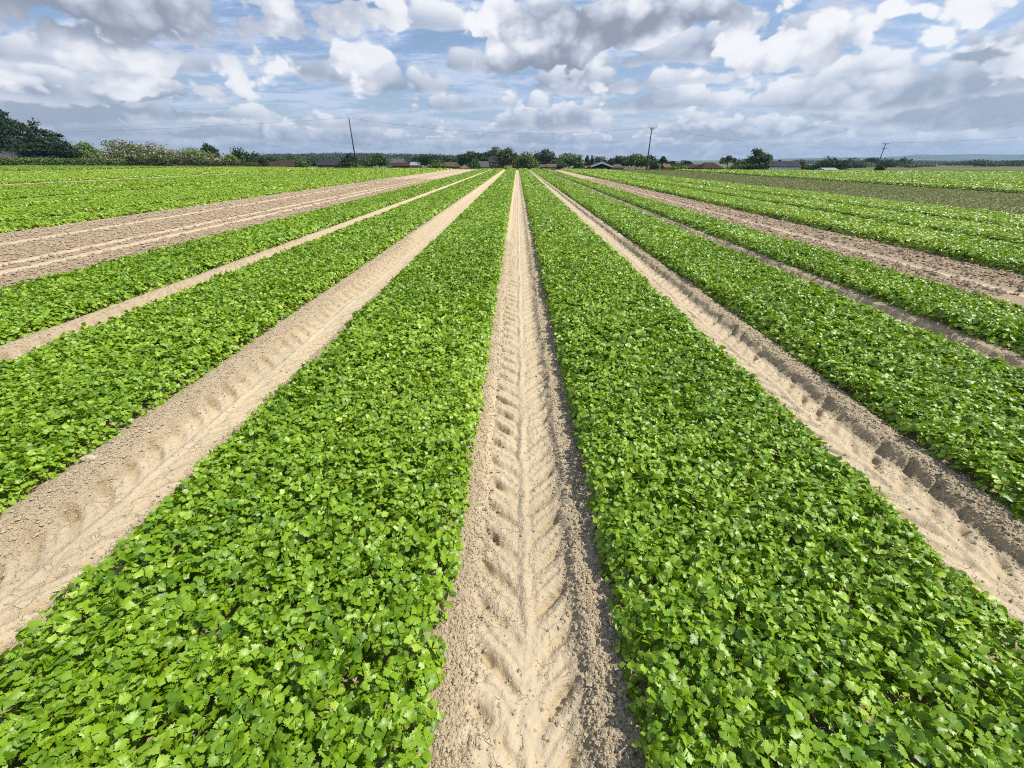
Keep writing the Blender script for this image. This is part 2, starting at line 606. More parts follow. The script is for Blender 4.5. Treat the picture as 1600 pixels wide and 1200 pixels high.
def crop_bed(name, x0, x1, h, label, cat='crop bed', seed=0, rows=None, dens=1.0, tint0=.45, mat=None, bands=BANDS, szk=1.0, kind='stuff', group=None):
    VV, TT, CC = [], [], []
    base = 0
    for lod, ya, yb, den, sz in bands:
        yb = min(yb, float(np.max(y_end(np.array([x0, x1])))))
        if yb <= ya: continue
        # only the stretch the camera (or one a step away) could see
        pieces = np.geomspace(max(ya, .12), yb, 14)
        for p0, p1 in zip(pieces[:-1], pieces[1:]):
            half = 1.30 * p1 + 1.6
            a, b = max(x0, -half), min(x1, half)
            if b <= a: continue
            n = int(den * dens * (b - a) * (p1 - p0))
            if n < 1: continue
            X = rng.uniform(a, b, n); Y = rng.uniform(p0, p1, n)
            ok = Y < y_end(X)
            X, Y = X[ok], Y[ok]
            wl, wr = x0 + edge_wob(Y, seed * 2 + 1), x1 + edge_wob(Y, seed * 2 + 2)
            ok = (X > wl - .01) & (X < wr + .01)
            if rows is not None:
                ph = ((X - x0) / rows) % 1.0
                ok &= (ph > .33)
            X, Y, wl, wr = X[ok], Y[ok], wl[ok], wr[ok]
            n = len(X)
            if not n: continue
            e = np.minimum(X - wl, wr - X)
            sgn = np.where(X - wl < wr - X, -1., 1.)
            if rows is not None:
                ph = ((X - x0) / rows) % 1.0
                e = np.minimum(e, np.minimum(ph - .33, 1 - ph) * rows)
                sgn = np.where(ph < .5, -1., 1.)
            er = np.clip(e / .13, 0, 1)
            prof = np.sqrt(np.clip(1 - (1 - er) ** 2, 0, 1))
            mound = .024 * fbm(X * 5.5, Y * 5.5, 2, 300) + (.036 * fbm(X * 13, Y * 13, 2, 305) if lod < 2 else 0) + .018 * fbm(X * 1.5, Y * 1.5, 2, 310)
            top = h * (.38 + .62 * prof) + mound
            depth = rng.exponential(.024 if lod < 2 else .02, n)
            deep = rng.random(n) < .30
            depth = np.where(deep, rng.uniform(.02, .11, n), depth)
            z = .04 + np.maximum(top - depth, .012 + .02 * rng.random(n))
            tilt = .54
            nrm = np.stack([rng.normal(0, tilt, n) + sgn * (1 - er) * .8, rng.normal(-.06, tilt, n), np.ones(n)], 1)
            size = sz * szk * rng.uniform(.5, 1.28, n)
            if lod >= 2: size = np.where(rng.random(n) < .15, size * 1.25, size)
            patch = .22 * fbm(X * .9, Y * .5, 3, 330)
            tint = np.clip(tint0 + patch + rng.normal(0, .21, n) + (1 - er) * .12 * rng.random(n), 0, 1)
            pos = np.stack([X, Y, z + land(X, Y)], 1)
            v, t, c = place_leaves(lod, pos, nrm, size, tint)
            VV.append(v); TT.append(t + base); CC.append(c)
            base += len(v)
    me = np_mesh(name, np.concatenate(VV), [np.concatenate(TT)], {'tint': np.concatenate(CC)}, smooth=True)
    return link(name, me, mat or CROP, label=label, cat=cat, kind=kind, group=group)


BED_LABELS = [
    'lush green crop bed immediately left of the central tyre track',
    'green crop bed between the pale smooth left track and the scalloped track',
    'narrower-looking green crop bed bordering the wide bare strip with wheel lines',
    'lush green crop bed immediately right of the central tyre track',
    'green crop bed beside the track with square holes in its bank',
    'green crop bed bordering the bare strip on the right side of the field',
    'first green crop bed beyond the wide bare strip on the left',
    'second green crop bed beyond the wide left bare strip',
    'third green crop bed beyond the wide left bare strip',
    'first green crop bed beyond the right bare strip, with dark shaded foot',
    'second green crop bed beyond the right bare strip',
    'third green crop bed, bordering the khaki strip of thin seedlings',
]
for k, ((x0, x1, h), lab) in enumerate(zip(BEDS, BED_LABELS)):
    crop_bed('crop_bed', x0, x1, h, lab, seed=k, tint0=.43 if k < 6 else .56, group='beds of leafy green crop')
crop_bed('crop_bed', -31.8, -21.0, .15, 'broad green crop block left of a thin pale path across the field', seed=20, rows=4.2, tint0=.5, group='beds of leafy green crop')
crop_bed('crop_bed', -63, -34.9, .16, 'pale green crop block beyond the thin pale path on the left', seed=21, rows=4.2, tint0=.62, group='beds of leafy green crop')
crop_bed('crop_bed', -118, -67.5, .3, 'darker green crop strip lying along the foot of the hedge', seed=22, rows=4.0, tint0=.3, group='beds of leafy green crop')
crop_bed('crop_bed', 23.4, 78, .20, 'bright green crop block beyond the khaki seedling strip on the right', seed=23, rows=2.4, tint0=.52, group='beds of leafy green crop')
SEED = leaf_mat('seedling_leaf', (.09, .13, .04), (.13, .17, .06), (.18, .20, .09), rough=.6, spec=.3, trans=.25)
crop_bed('seedling_strip', 14.2, 24.8, .05, 'khaki strip of thin young seedlings on bare soil at right', cat='seedlings', seed=24, dens=.42, tint0=.5, mat=SEED,
         bands=[(2, 8, 24, 800, .06), (3, 24, 50, 420, .085), (3, 50, 112, 170, .14)])

# ------------------------------------------------------------------ terrain beyond
GRASS = None
def terrain_mat():
    m, nt, out = new_mat('meadow')
    b = nt.nodes.new('ShaderNodeBsdfPrincipled')
    pos = objpos(nt)
    a = noise(nt, pos, .02, 4, .6)
    c = noise(nt, pos, .6, 5, .6)
    col = mixc(nt, ramp(nt, a, [(.4, 0.), (.6, 1.)]), (.075, .10, .03), (.16, .155, .06))
    col = mixc(nt, c, col, mixc(nt, .5, col, (.05, .07, .02)))
    nt.links.new(col, b.inputs['Base Color'])
    b.inputs['Roughness'].default_value = .95
    b.inputs['Specular IOR Level'].default_value = .1
    nt.links.new(b.outputs[0], out.inputs[0])
    return m


def build_terrain():
    xs = np.concatenate([-np.geomspace(6000, 130, 36), np.arange(-125, 126, 5), np.geomspace(130, 6000, 36)])
    ys = np.concatenate([np.array([-300, -100, -20]), np.arange(0, 300, 5), np.geomspace(300, 6200, 40)])
    X, Y = np.meshgrid(xs, ys)
    z = land(X, Y) - .16 - 3.0 * sstep(300, 1500, Y)
    z = np.where(Y > y_end(np.clip(X, -160, 110)) + 4, z + .1 * fbm(X * .05, Y * .05, 3, 400), z - .25)
    nx, ny = len(xs), len(ys)
    i = np.arange(nx * ny).reshape(ny, nx)
    q = np.stack([i[:-1, :-1], i[:-1, 1:], i[1:, 1:], i[1:, :-1]], -1).reshape(-1, 4)
    me = np_mesh('meadow_ground', np.stack([X, Y, z], -1).reshape(-1, 3), [q], smooth=True)
    link('meadow_ground', me, terrain_mat(), label='rough grass ground beyond the crop field', cat='ground', kind='structure')


build_terrain()

# grass verge along the far edge of the field
VERGE = leaf_mat('verge_grass', (.10, .13, .035), (.19, .20, .07), (.30, .27, .13), rough=.7, spec=.2, trans=.25)


def verge(name, xa, xb, d0, d1, h, den, label, tint0):
    n = int(den * (xb - xa) * (d1 - d0))
    X = rng.uniform(xa, xb, n)
    Y = y_end(X) + rng.uniform(d0, d1, n)
    zb = land(X, Y) - .12
    hh = h * rng.uniform(.5, 1.15, n) * (1 + .5 * fbm(X * .2, Y * .2, 3, 500))
    a = rng.uniform(0, np.pi, n)
    w = .11
    P = np.stack([X, Y, zb], 1)
    dx, dy = np.cos(a) * w, np.sin(a) * w
    lean = rng.normal(0, .25, (n, 2)) * hh[:, None]
    v0 = P + np.stack([dx, dy, 0 * dx], 1)
    v1 = P - np.stack([dx, dy, 0 * dx], 1)
    v2 = P + np.stack([lean[:, 0], lean[:, 1], hh], 1)
    V = np.stack([v0, v1, v2], 1).reshape(-1, 3)
    T = np.arange(3 * n).reshape(-1, 3)
    t = np.clip(tint0 + rng.normal(0, .2, n) + .35 * fbm(X * .12, Y * .3, 3, 510), 0, 1)
    me = np_mesh(name, V, [T], {'tint': np.repeat(t, 3)})
    link(name, me, VERGE, label=label, cat='grass', kind='stuff')


verge('verge_grass', -135, -48, .5, 10, .55, 34, 'pale grass verge below the hedge along the far left field edge', .8)
verge('verge_grass', -48, 32, .3, 5, .38, 26, 'thin low green grass verge along the far middle field edge', .15)
verge('verge_grass', 32, 88, .5, 14, .42, 40, 'dry tan grass margin along the far right field edge', .75)

# ------------------------------------------------------------------ trees
BARK = plain('bark', (.09, .07, .05), .9, .4, 2)
TREEMATS = {
    'dark': leaf_mat('dark_foliage', (0.017, 0.036, 0.013), (0.034, 0.067, 0.020), (0.070, 0.119, 0.034), .6, .25, .15),
    'green': leaf_mat('green_foliage', (0.028, 0.063, 0.014), (0.059, 0.119, 0.025), (0.119, 0.196, 0.042), .55, .3, .2),
    'olive': leaf_mat('olive_foliage', (0.039, 0.059, 0.017), (0.070, 0.098, 0.028), (0.133, 0.154, 0.049), .6, .25, .2),
    'light': leaf_mat('light_foliage', (0.070, 0.119, 0.028), (0.133, 0.210, 0.049), (0.224, 0.308, 0.084), .55, .3, .25),
    'cream': leaf_mat('flowering_foliage', (.055, .085, .026), (.15, .17, .075), (.50, .47, .29), .6, .25, .15),
    'conifer': leaf_mat('conifer_foliage', (0.011, 0.027, 0.013), (0.022, 0.048, 0.020), (0.050, 0.084, 0.034), .65, .2, .08),
    'yellow': leaf_mat('yellow_green_foliage', (0.049, 0.077, 0.014), (0.119, 0.161, 0.025), (0.210, 0.252, 0.042), .55, .3, .2),
    'brown': leaf_mat('brown_foliage', (0.056, 0.045, 0.022), (0.105, 0.084, 0.036), (0.168, 0.140, 0.070), .6, .2, .15),
}
TREE_QUAD = np.array([(-.5, 0, 0), (0, -.42, .1), (.5, 0, 0), (0, .42, .1)])


def leafage(centres, radii, per, size, tintf, rngl):
    """leaf faces through the volume of a set of clumps (ellipsoids)"""
    cs, rs = np.asarray(centres), np.asarray(radii)
    w = (rs[:, 0] * rs[:, 1] + rs[:, 0] * rs[:, 2]) ; w = w / w.sum()
    k = rngl.choice(len(cs), per, p=w)
    d = rngl.normal(0, 1, (per, 3)); d /= np.linalg.norm(d, axis=1, keepdims=True)
    rad = rngl.random(per) ** .28
    rough = 1 + .22 * rngl.normal(0, 1, per).clip(-1, 1.4)
    P = cs[k] + d * rs[k] * (rad * rough)[:, None]
    nrm = d + rngl.normal(0, .75, (per, 3)) + np.array([0, 0, .35])
    nrm /= np.linalg.norm(nrm, axis=1, keepdims=True)
    a = rngl.normal(0, 1, (per, 3))
    t = a - nrm * (a * nrm).sum(1, keepdims=True); t /= np.linalg.norm(t, axis=1, keepdims=True)
    b = np.cross(nrm, t)
    s = (size * rngl.uniform(.6, 1.4, per))[:, None, None]
    V = P[:, None, :] + s * (TREE_QUAD[None, :, 0:1] * t[:, None] + TREE_QUAD[None, :, 1:2] * b[:, None] + TREE_QUAD[None, :, 2:3] * nrm[:, None])
    F = np.arange(per * 4).reshape(-1, 4)
    tint = np.repeat(np.clip(tintf(P, k, rngl), 0, 1), 4)
    return V.reshape(-1, 3), F, tint


def tree(name, label, px, wpx, ytop, Y, shape='round', col='dark', group=None, cat='tree', base_drop=0, seed=None, open_=0.0, leafpx=2.0):
    p = at(px, HOR + 6, Y)
    X = p.x
    zb = float(land(X, Y)) - .1
    top = at(px, ytop, Y).z
    Ht = top - zb
    W = wpx * Y / 730.0 / 2 * (1.10 if Y < 140 and px < 420 else 1.30)
    rl = np.random.default_rng(seed if seed is not None else int(px * 7 + ytop))
    root = bpy.data.objects.new(name, None)
    COL.objects.link(root)
    root.location = (X, Y, zb)
    tag(root, label, cat, group)
    if shape == 'mass' and col in ('cream', 'green') and Y < 140: W *= 1.18
    D = W * .8
    C, RR = [], []
    tr = MB()
    if shape in ('round', 'sparse', 'bush', 'mass'):
        z0 = {'round': .16, 'sparse': .3, 'bush': .0, 'mass': .02}[shape] * Ht
        n = {'round': 22, 'sparse': 15, 'bush': 16, 'mass': 34}[shape]
        cz = (z0 + Ht) / 2; rz = (Ht - z0) / 2
        for i in range(n):
            d = rl.normal(0, 1, 3); d /= np.linalg.norm(d)
            r = rl.random() ** .4 * .74
            rr = rl.uniform(.26, .46) if shape != 'sparse' else rl.uniform(.18, .34)
            cx, cy, c3 = d[0] * r * W, d[1] * r * D, cz + d[2] * r * rz
            if shape in ('bush', 'mass'):
                c3 = abs(d[2]) ** .8 * r * Ht * .92 + .1 * Ht
                f = 1.0
            else:
                f = 1.0
            C.append((cx, cy, c3)); RR.append((W * rr, D * rr, min(rz, Ht * .6) * rr * 1.05))
        # make sure the silhouette reaches the measured top and sides
        C.append((rl.normal(0, .12) * W, 0, Ht - rz * .32)); RR.append((W * .4, D * .4, rz * .33))
        for s in (-1, 1):
            C.append((s * W * .66, 0, z0 + (Ht - z0) * rl.uniform(.3, .48))); RR.append((W * .34, D * .4, rz * .38))
        C.append((0, 0, z0 + (Ht - z0) * .42)); RR.append((W * .62, D * .62, rz * .6))
        if shape == 'sparse': C.pop(); RR.pop()
        tr.tube([(0, 0, -.3), (.03 * W, 0, Ht * .3), (-.02 * W, .02, Ht * .62), (0, 0, Ht * .85)], [.05 * Ht * .6, .035 * Ht * .6, .02 * Ht * .6, .006 * Ht], 7)
        for i in range(5):
            j = rl.integers(0, len(C)); c = C[j]
            z1 = Ht * rl.uniform(.22, .5)
            tr.tube([(0, 0, z1), (c[0] * .55, c[1] * .55, (z1 + c[2]) / 2 + .05 * Ht), (c[0], c[1], max(c[2], z1 * .8))], [.016 * Ht, .010 * Ht, .004 * Ht], 5)
    elif shape == 'conifer':
        L = 13
        for i in range(L):
            t = i / (L - 1)
            z = Ht * (.06 + .9 * t)
            r = W * (1 - t) ** .85 * rl.uniform(.82, 1.12) + .03 * W
            for k in range(5 if t < .8 else 2):
                a = rl.uniform(0, 6.28); q = r * .55
                C.append((math.cos(a) * q, math.sin(a) * q, z + rl.normal(0, .01 * Ht))); RR.append((r * .5, r * .5, Ht * .045))
        tr.tube([(0, 0, -.3), (0, 0, Ht * .5), (0, 0, Ht * .98)], [.03 * Ht, .018 * Ht, .004 * Ht], 7)
    elif shape == 'pine':
        # spreading plates of needles on rising limbs
        for i in range(125):
            t = rl.random() ** .62
            z = Ht * (.10 + .84 * t)
            r = W * (1 - .62 * t ** 2.2)
            a = rl.uniform(0, 6.28); q = r * rl.uniform(.25, .8)
            c = (math.cos(a) * q, math.sin(a) * q * .8, z + .05 * Ht * q / W)
            pr = W * rl.uniform(.2, .34) * (1 - .45 * t)
            C.append(c); RR.append((pr, pr, Ht * rl.uniform(.045, .075)))
            if i % 5 == 0:
                tr.tube([(0, 0, z * .86), (c[0] * .5, c[1] * .5, z * .95), c], [.012 * Ht, .008 * Ht, .003 * Ht], 5)
        C.append((0, 0, Ht * .95)); RR.append((W * .2, W * .2, Ht * .05))
        tr.tube([(0, 0, -.3), (.02 * W, 0, Ht * .4), (0, 0, Ht * .96)], [.035 * Ht, .024 * Ht, .006 * Ht], 8)
    size = leafpx * Y / 730.0 * 1.15
    area = wpx * (Ht * 831 / Y)
    per = int(np.clip(area / (leafpx ** 2) * ({'sparse': 5.0, 'pine': 16.0}.get(shape, 10.0)) * (1 - open_), 350, 26000))
    jit = rl.normal(0, .13, len(C))
    def tf(P, k, r):
        if col == 'cream':
            f = fbm(P[:, 0] * .9 + 5, P[:, 2] * 1.3 + P[:, 1], 3, seed=int(px))
            return .40 + 1.1 * f + jit[k] * .6 + r.normal(0, .2, len(P))
        return .5 + jit[k] + r.normal(0, .17, len(P)) + .25 * fbm(P[:, 0] * .8, P[:, 2] * .8, 2, seed=3)
    V, F, t = leafage(C, RR, per, size, tf, rl)
    V[:, 2] = np.maximum(V[:, 2], -.05)
    me = np_mesh('crown', V, [F], {'tint': t})
    link('crown', me, TREEMATS[col], root)
    tr.build('trunk', BARK, root, smooth=True)
    return root


TB, TL = 'trees along the far edge of the field', 'shrubs along the far edge of the field'
# ---- the left end: dark conifers, flowering trees and bushes behind the hedge
tree('pine_tree', 'huge dark spreading pine rising above the grey roof at far left', 8, 150, 170, 128, 'pine', 'conifer', TB, leafpx=2.2)
tree('conifer_tree', 'dark ragged conifer on the right flank of the huge pine', 84, 98, 183, 126, 'conifer', 'conifer', TB, leafpx=2.2)
tree('conifer_tree', 'low dark conifer at the right foot of the huge pine', 108, 44, 219, 125, 'round', 'conifer', TB)
tree('shrub', 'pale green bush between the dark conifers and the cream flowering trees', 143, 52, 221, 129, 'bush', 'light', TL, 'shrub')
tree('flowering_tree', 'largest cream flowering tree, beside the pale green bush', 204, 96, 217, 127, 'mass', 'cream', TB)
tree('flowering_tree', 'cream flowering tree tapering down from the largest one', 256, 66, 222, 126, 'mass', 'cream', TB)
tree('flowering_tree', 'small low cream flowering tree above the dark hedge end', 284, 48, 236, 124, 'mass', 'cream', TB)
tree('broadleaf_tree', 'green rounded tree between two small cream flowering trees', 311, 62, 230, 129, 'mass', 'light', TB)
tree('flowering_tree', 'cream flowering bush tree below the small dark treetop', 338, 48, 236, 127, 'mass', 'cream', TB)
tree('broadleaf_tree', 'small dark treetop peeping over the cream flowering bush', 333, 20, 223, 150, 'round', 'dark', TB)
tree('shrub', 'bright green low bush left of the dark leaning tree clump', 360, 38, 241, 124, 'bush', 'light', TL, 'shrub')
tree('broadleaf_tree', 'broad dark tree left of the brown village roofs', 378, 50, 230, 130, 'mass', 'dark', TB)
tree('broadleaf_tree', 'dark tree sloping down behind the brown village roofs', 402, 36, 237, 134, 'mass', 'dark', TB)
# ---- village trees, from left to right
V = 'trees among the village houses'
T2 = [
    ('round', 'dark', 424, 26, 245, 225, 'low dark tree above the long brown roof'),
    ('bush', 'green', 441, 20, 246, 260, 'small green tree behind the orange gable roof'),
    ('round', 'green', 458, 34, 243, 205, 'green tree just right of the orange gable roof'),
    ('bush', 'green', 472, 24, 249, 203, 'low green bush tree left of the slate roof, shorter of the pair'),
    ('round', 'dark', 488, 30, 247, 207, 'dark tree touching the left end of the slate roof'),
    ('conifer', 'conifer', 549, 44, 238, 150, 'dark spiky conifer right behind the left telegraph pole'),
    ('bush', 'light', 556, 18, 255, 116, 'small bright bush at the foot of the left telegraph pole'),
    ('round', 'dark', 576, 24, 247, 190, 'dark tree between the spiky conifer and the round green tree'),
    ('round', 'green', 592, 31, 239, 165, 'round green tree standing alone right of the left telegraph pole'),
    ('round', 'dark', 655, 26, 243, 230, 'dark tree behind the pale sheet roof'),
    ('round', 'dark', 672, 36, 240, 205, 'broad dark dome tree left of the tan roofs'),
    ('bush', 'yellow', 683, 26, 250, 180, 'yellowish bush tree in front of the broad dark dome'),
    ('round', 'dark', 697, 26, 245, 240, 'dark tree behind the tan gable roof'),
    ('round', 'dark', 718, 24, 240, 230, 'tall dark tree right of the tan gable roof'),
    ('round', 'dark', 733, 30, 236, 225, 'tallest dark tree left of the brick house'),
    ('round', 'dark', 746, 24, 238, 228, 'dark tree over the small grey gable roof'),
    ('bush', 'green', 740, 18, 248, 190, 'small green bush tree left of the small grey gable roof'),
    ('round', 'dark', 760, 18, 238, 245, 'narrow dark tree just left of the brick house roof'),
    ('round', 'dark', 778, 34, 229, 262, 'tall dark tree rising directly behind the brick house'),
    ('round', 'olive', 790, 30, 231, 172, 'olive brown tree hiding the middle of the brick house'),
    ('round', 'dark', 803, 20, 238, 255, 'dark treetop behind the right roof of the brick house'),
    ('mass', 'yellow', 824, 32, 236, 150, 'round golden green tree right of the white garage door'),
    ('round', 'dark', 840, 20, 236, 250, 'dark treetop behind the round golden green tree'),
    ('round', 'dark', 854, 26, 232, 235, 'tallest dark tree right of the round golden green tree'),
    ('bush', 'green', 866, 16, 249, 215, 'low green tree above the pale tan roofs'),
    ('round', 'green', 889, 34, 239, 215, 'large green dome tree between tan roofs and black barn'),
    ('bush', 'green', 876, 20, 250, 205, 'low bush on the left of the large green dome'),
    ('conifer', 'green', 905, 14, 242, 215, 'slim green conifer right of the large green dome'),
    ('conifer', 'conifer', 917, 13, 240, 225, 'taller slim dark conifer behind the black barn left end'),
    ('conifer', 'conifer', 924, 14, 241, 228, 'slim dark conifer standing close to the taller one'),
    ('round', 'dark', 936, 24, 244, 240, 'dark tree behind the roof peak of the black barn'),
    ('conifer', 'conifer', 953, 14, 245, 235, 'small pointed conifer above the right slope of the black barn'),
    ('round', 'dark', 968, 26, 243, 240, 'dark tree behind the pale cottage by the barn'),
    ('round', 'dark', 982, 24, 243, 235, 'dark tree left of the fresh green tree'),
    ('round', 'green', 994, 32, 240, 200, 'fresh green tree left of the right telegraph pole'),
    ('round', 'dark', 1012, 24, 242, 205, 'dark tree directly behind the right telegraph pole'),
    ('conifer', 'dark', 1023, 14, 242, 210, 'pointed dark tree right of the right telegraph pole'),
    ('sparse', 'dark', 1034, 17, 244, 215, 'thin see-through tree with open branches'),
    ('round', 'dark', 1050, 16, 251, 260, 'small dark tree left of the pale bush'),
    ('bush', 'light', 1060, 26, 255, 165, 'pale green bush at the field edge left of the hipped bungalow'),
    ('round', 'dark', 1070, 17, 250, 225, 'small round dark tree left of the hipped bungalow'),
    ('sparse', 'dark', 1080, 9, 254, 235, 'tiny sparse tree beside the hipped bungalow'),
    ('sparse', 'dark', 1137, 22, 243, 200, 'ragged dark tree right of the hipped bungalow'),
    ('conifer', 'green', 1153, 16, 246, 215, 'feathery pale tree between ragged tree and big dark tree'),
    ('bush', 'olive', 1152, 26, 256, 160, 'low olive bush left of the big dark tree'),
    ('round', 'dark', 1180, 36, 232, 150, 'big dark tree left of the white gabled house'),
    ('bush', 'dark', 1178, 44, 248, 148, 'wide dark bush under the big dark tree'),
    ('conifer', 'conifer', 1217, 11, 246, 245, 'small pointed treetop over the long slate roof'),
    ('round', 'brown', 1250, 14, 249, 190, 'brownish tree at the right end of the long slate roof'),
    ('bush', 'dark', 1262, 24, 257, 190, 'low dark shrub right of the white gabled house'),
    ('mass', 'dark', 1298, 46, 244, 165, 'big domed dark tree above the pale grey shed'),
    ('bush', 'conifer', 1378, 15, 256, 120, 'small round dark bush below the crossarm pole'),
]
for shp, col, px, w, yt, Y, lab in T2:
    nm = {'conifer': 'conifer_tree', 'bush': 'shrub'}.get(shp, 'broadleaf_tree')
    tree(nm, lab, px, w, yt, Y, shp, col, TL if shp == 'bush' else V, 'shrub' if shp == 'bush' else 'tree')
T3 = [
    ('mass', 'dark', 1330, 34, 246, 330, 'first distant dark tree right of the big domed tree'),
    ('mass', 'green', 1350, 30, 251, 340, 'low green distant tree left of the crossarm pole'),
    ('round', 'dark', 1361, 24, 246, 380, 'distant tree close left of the crossarm pole'),
    ('mass', 'dark', 1388, 34, 247, 360, 'distant dark tree close right of the crossarm pole'),
    ('round', 'dark', 1411, 17, 247, 380, 'distant upright tree right of the dark bush'),
    ('mass', 'green', 1422, 30, 254, 340, 'low distant tree at the edge of the blue valley'),
    ('mass', 'dark', 1440, 40, 256, 420, 'low dark distant tree below the blue hills'),
    ('mass', 'dark', 1490, 44, 253, 520, 'wide distant tree left of the far right copse'),
    ('mass', 'dark', 1530, 44, 249, 430, 'tallest distant tree of the far right copse'),
    ('mass', 'dark', 1566, 44, 251, 470, 'distant tree in the middle of the far right copse'),
    ('mass', 'dark', 1600, 44, 250, 450, 'distant tree at the right border of the picture'),
]
for shp, col, px, w, yt, Y, lab in T3:
    tree('broadleaf_tree', lab, px, w, yt, Y, shp, col, 'distant trees before the blue hills', leafpx=1.8)


# ---- hedge on the left
def hedge(name, label, xa, ya, za, xb, yb, zb, thick, col, hump=.12):
    rl = np.random.default_rng(77)
    n = 26000
    u = rl.random(n)
    L = math.hypot(xb - xa, yb - ya)
    X = xa + (xb - xa) * u; Y = ya + (yb - ya) * u
    hgt = (za + (zb - za) * u) * (1 + hump * fbm(u * 18, u * 0, 4, 600))
    side = rl.normal(0, thick * .4, n)
    tt = rl.random(n) ** .7
    prof = np.sqrt(np.clip(1 - (side / thick) ** 2, .05, 1))
    Z = land(X, Y) - .2 + hgt * tt * prof + rl.normal(0, .05, n)
    nx, ny = -(yb - ya) / L, (xb - xa) / L
    P = np.stack([X + nx * side, Y + ny * side, Z], 1)
    d = np.stack([nx * side, ny * side, tt], 1)
    nrm = d + rl.normal(0, .7, (n, 3)); nrm /= np.linalg.norm(nrm, axis=1, keepdims=True)
    a = rl.normal(0, 1, (n, 3)); t = a - nrm * (a * nrm).sum(1, keepdims=True); t /= np.linalg.norm(t, axis=1, keepdims=True)
    b = np.cross(nrm, t)
    s = (.33 * rl.uniform(.6, 1.4, n))[:, None, None]
    Vv = P[:, None] + s * (TREE_QUAD[None, :, 0:1] * t[:, None] + TREE_QUAD[None, :, 1:2] * b[:, None] + TREE_QUAD[None, :, 2:3] * nrm[:, None])
    tint = np.repeat(np.clip(.45 + .5 * fbm(X * .5, Z * .9, 3, 610) + rl.normal(0, .15, n), 0, 1), 4)
    me = np_mesh(name, Vv.reshape(-1, 3), [np.arange(4 * n).reshape(-1, 4)], {'tint': tint})
    link(name, me, TREEMATS[col], label=label, cat='hedge')


hedge('hedge', 'long clipped dark green hedge below the conifers at far left', -160, 118, 2.5, -97, 115, 2.2, 1.2, 'light')
hedge('hedge', 'rougher continuing hedge in front of the cream flowering trees', -96, 114, 2.6, -62, 111, 1.5, 1.3, 'olive', .3)

# ------------------------------------------------------------------ buildings
M_BRICK = plain('red_brick', (.20, .085, .055), .9, .3, 2)
M_BRICKP = plain('pale_brick', (.30, .22, .16), .9, .2, 2)
M_SLATE = plain('slate_roof', (.035, .036, .042), .7, .25, 1.2, spec=.05)
M_GREYR = plain('grey_roof', (.09, .09, .09), .8, .2, 1.2, spec=.05)
M_TILE = plain('brown_tile_roof', (.045, .031, .025), .85, .3, 1.5, spec=.05)
M_ORANGE = plain('orange_tile_roof', (.17, .09, .055), .85, .2, 1.5, spec=.05)
M_TAN = plain('tan_tile_roof', (.11, .08, .06), .85, .25, 1.5, spec=.05)
M_WHITE = plain('white_paint', (.78, .78, .76), .6, .05, 1)
M_BLACK = plain('black_boards', (.009, .009, .012), .95, .3, 3, spec=.08)
M_GLASS = plain('window_glass', (.03, .035, .045), .1, .2, 1, spec=.6)
M_METAL = plain('pale_sheet_metal', (.24, .25, .26), .8, .15, .8)
M_WOOD = plain('pole_wood', (.075, .062, .055), .9, .3, 4)
M_WIRE = plain('wire_metal', (.05, .05, .055), .6, .1, 1)


def roof_mesh(kind, w, d, ze, zr, ov):
    """gable along x ('ridge'), gable facing camera ('gable') or hipped ('hip'); a closed solid with thickness"""
    a, b = w / 2 + ov, d / 2 + ov
    th = .18
    m = MB()
    if kind == 'ridge':
        v = [(-a, -b, ze), (a, -b, ze), (a, b, ze), (-a, b, ze), (-a, 0, zr), (a, 0, zr)]
        f = [(0, 1, 5, 4), (2, 3, 4, 5), (0, 4, 3), (1, 2, 5), (0, 3, 2, 1)]
    elif kind == 'gable':
        v = [(-a, -b, ze), (a, -b, ze), (a, b, ze), (-a, b, ze), (0, -b, zr), (0, b, zr)]
        f = [(1, 2, 5, 4), (3, 0, 4, 5), (0, 1, 4), (2, 3, 5), (0, 3, 2, 1)]
    else:
        h = min(a * .6, b)
        v = [(-a, -b, ze), (a, -b, ze), (a, b, ze), (-a, b, ze), (-a + h, 0, zr), (a - h, 0, zr)]
        f = [(0, 1, 5, 4), (2, 3, 4, 5), (3, 0, 4), (1, 2, 5), (0, 3, 2, 1)]
    m.add(v, f)
    m.box(-a, a, -b, b, ze - th, ze - .004)
    return m


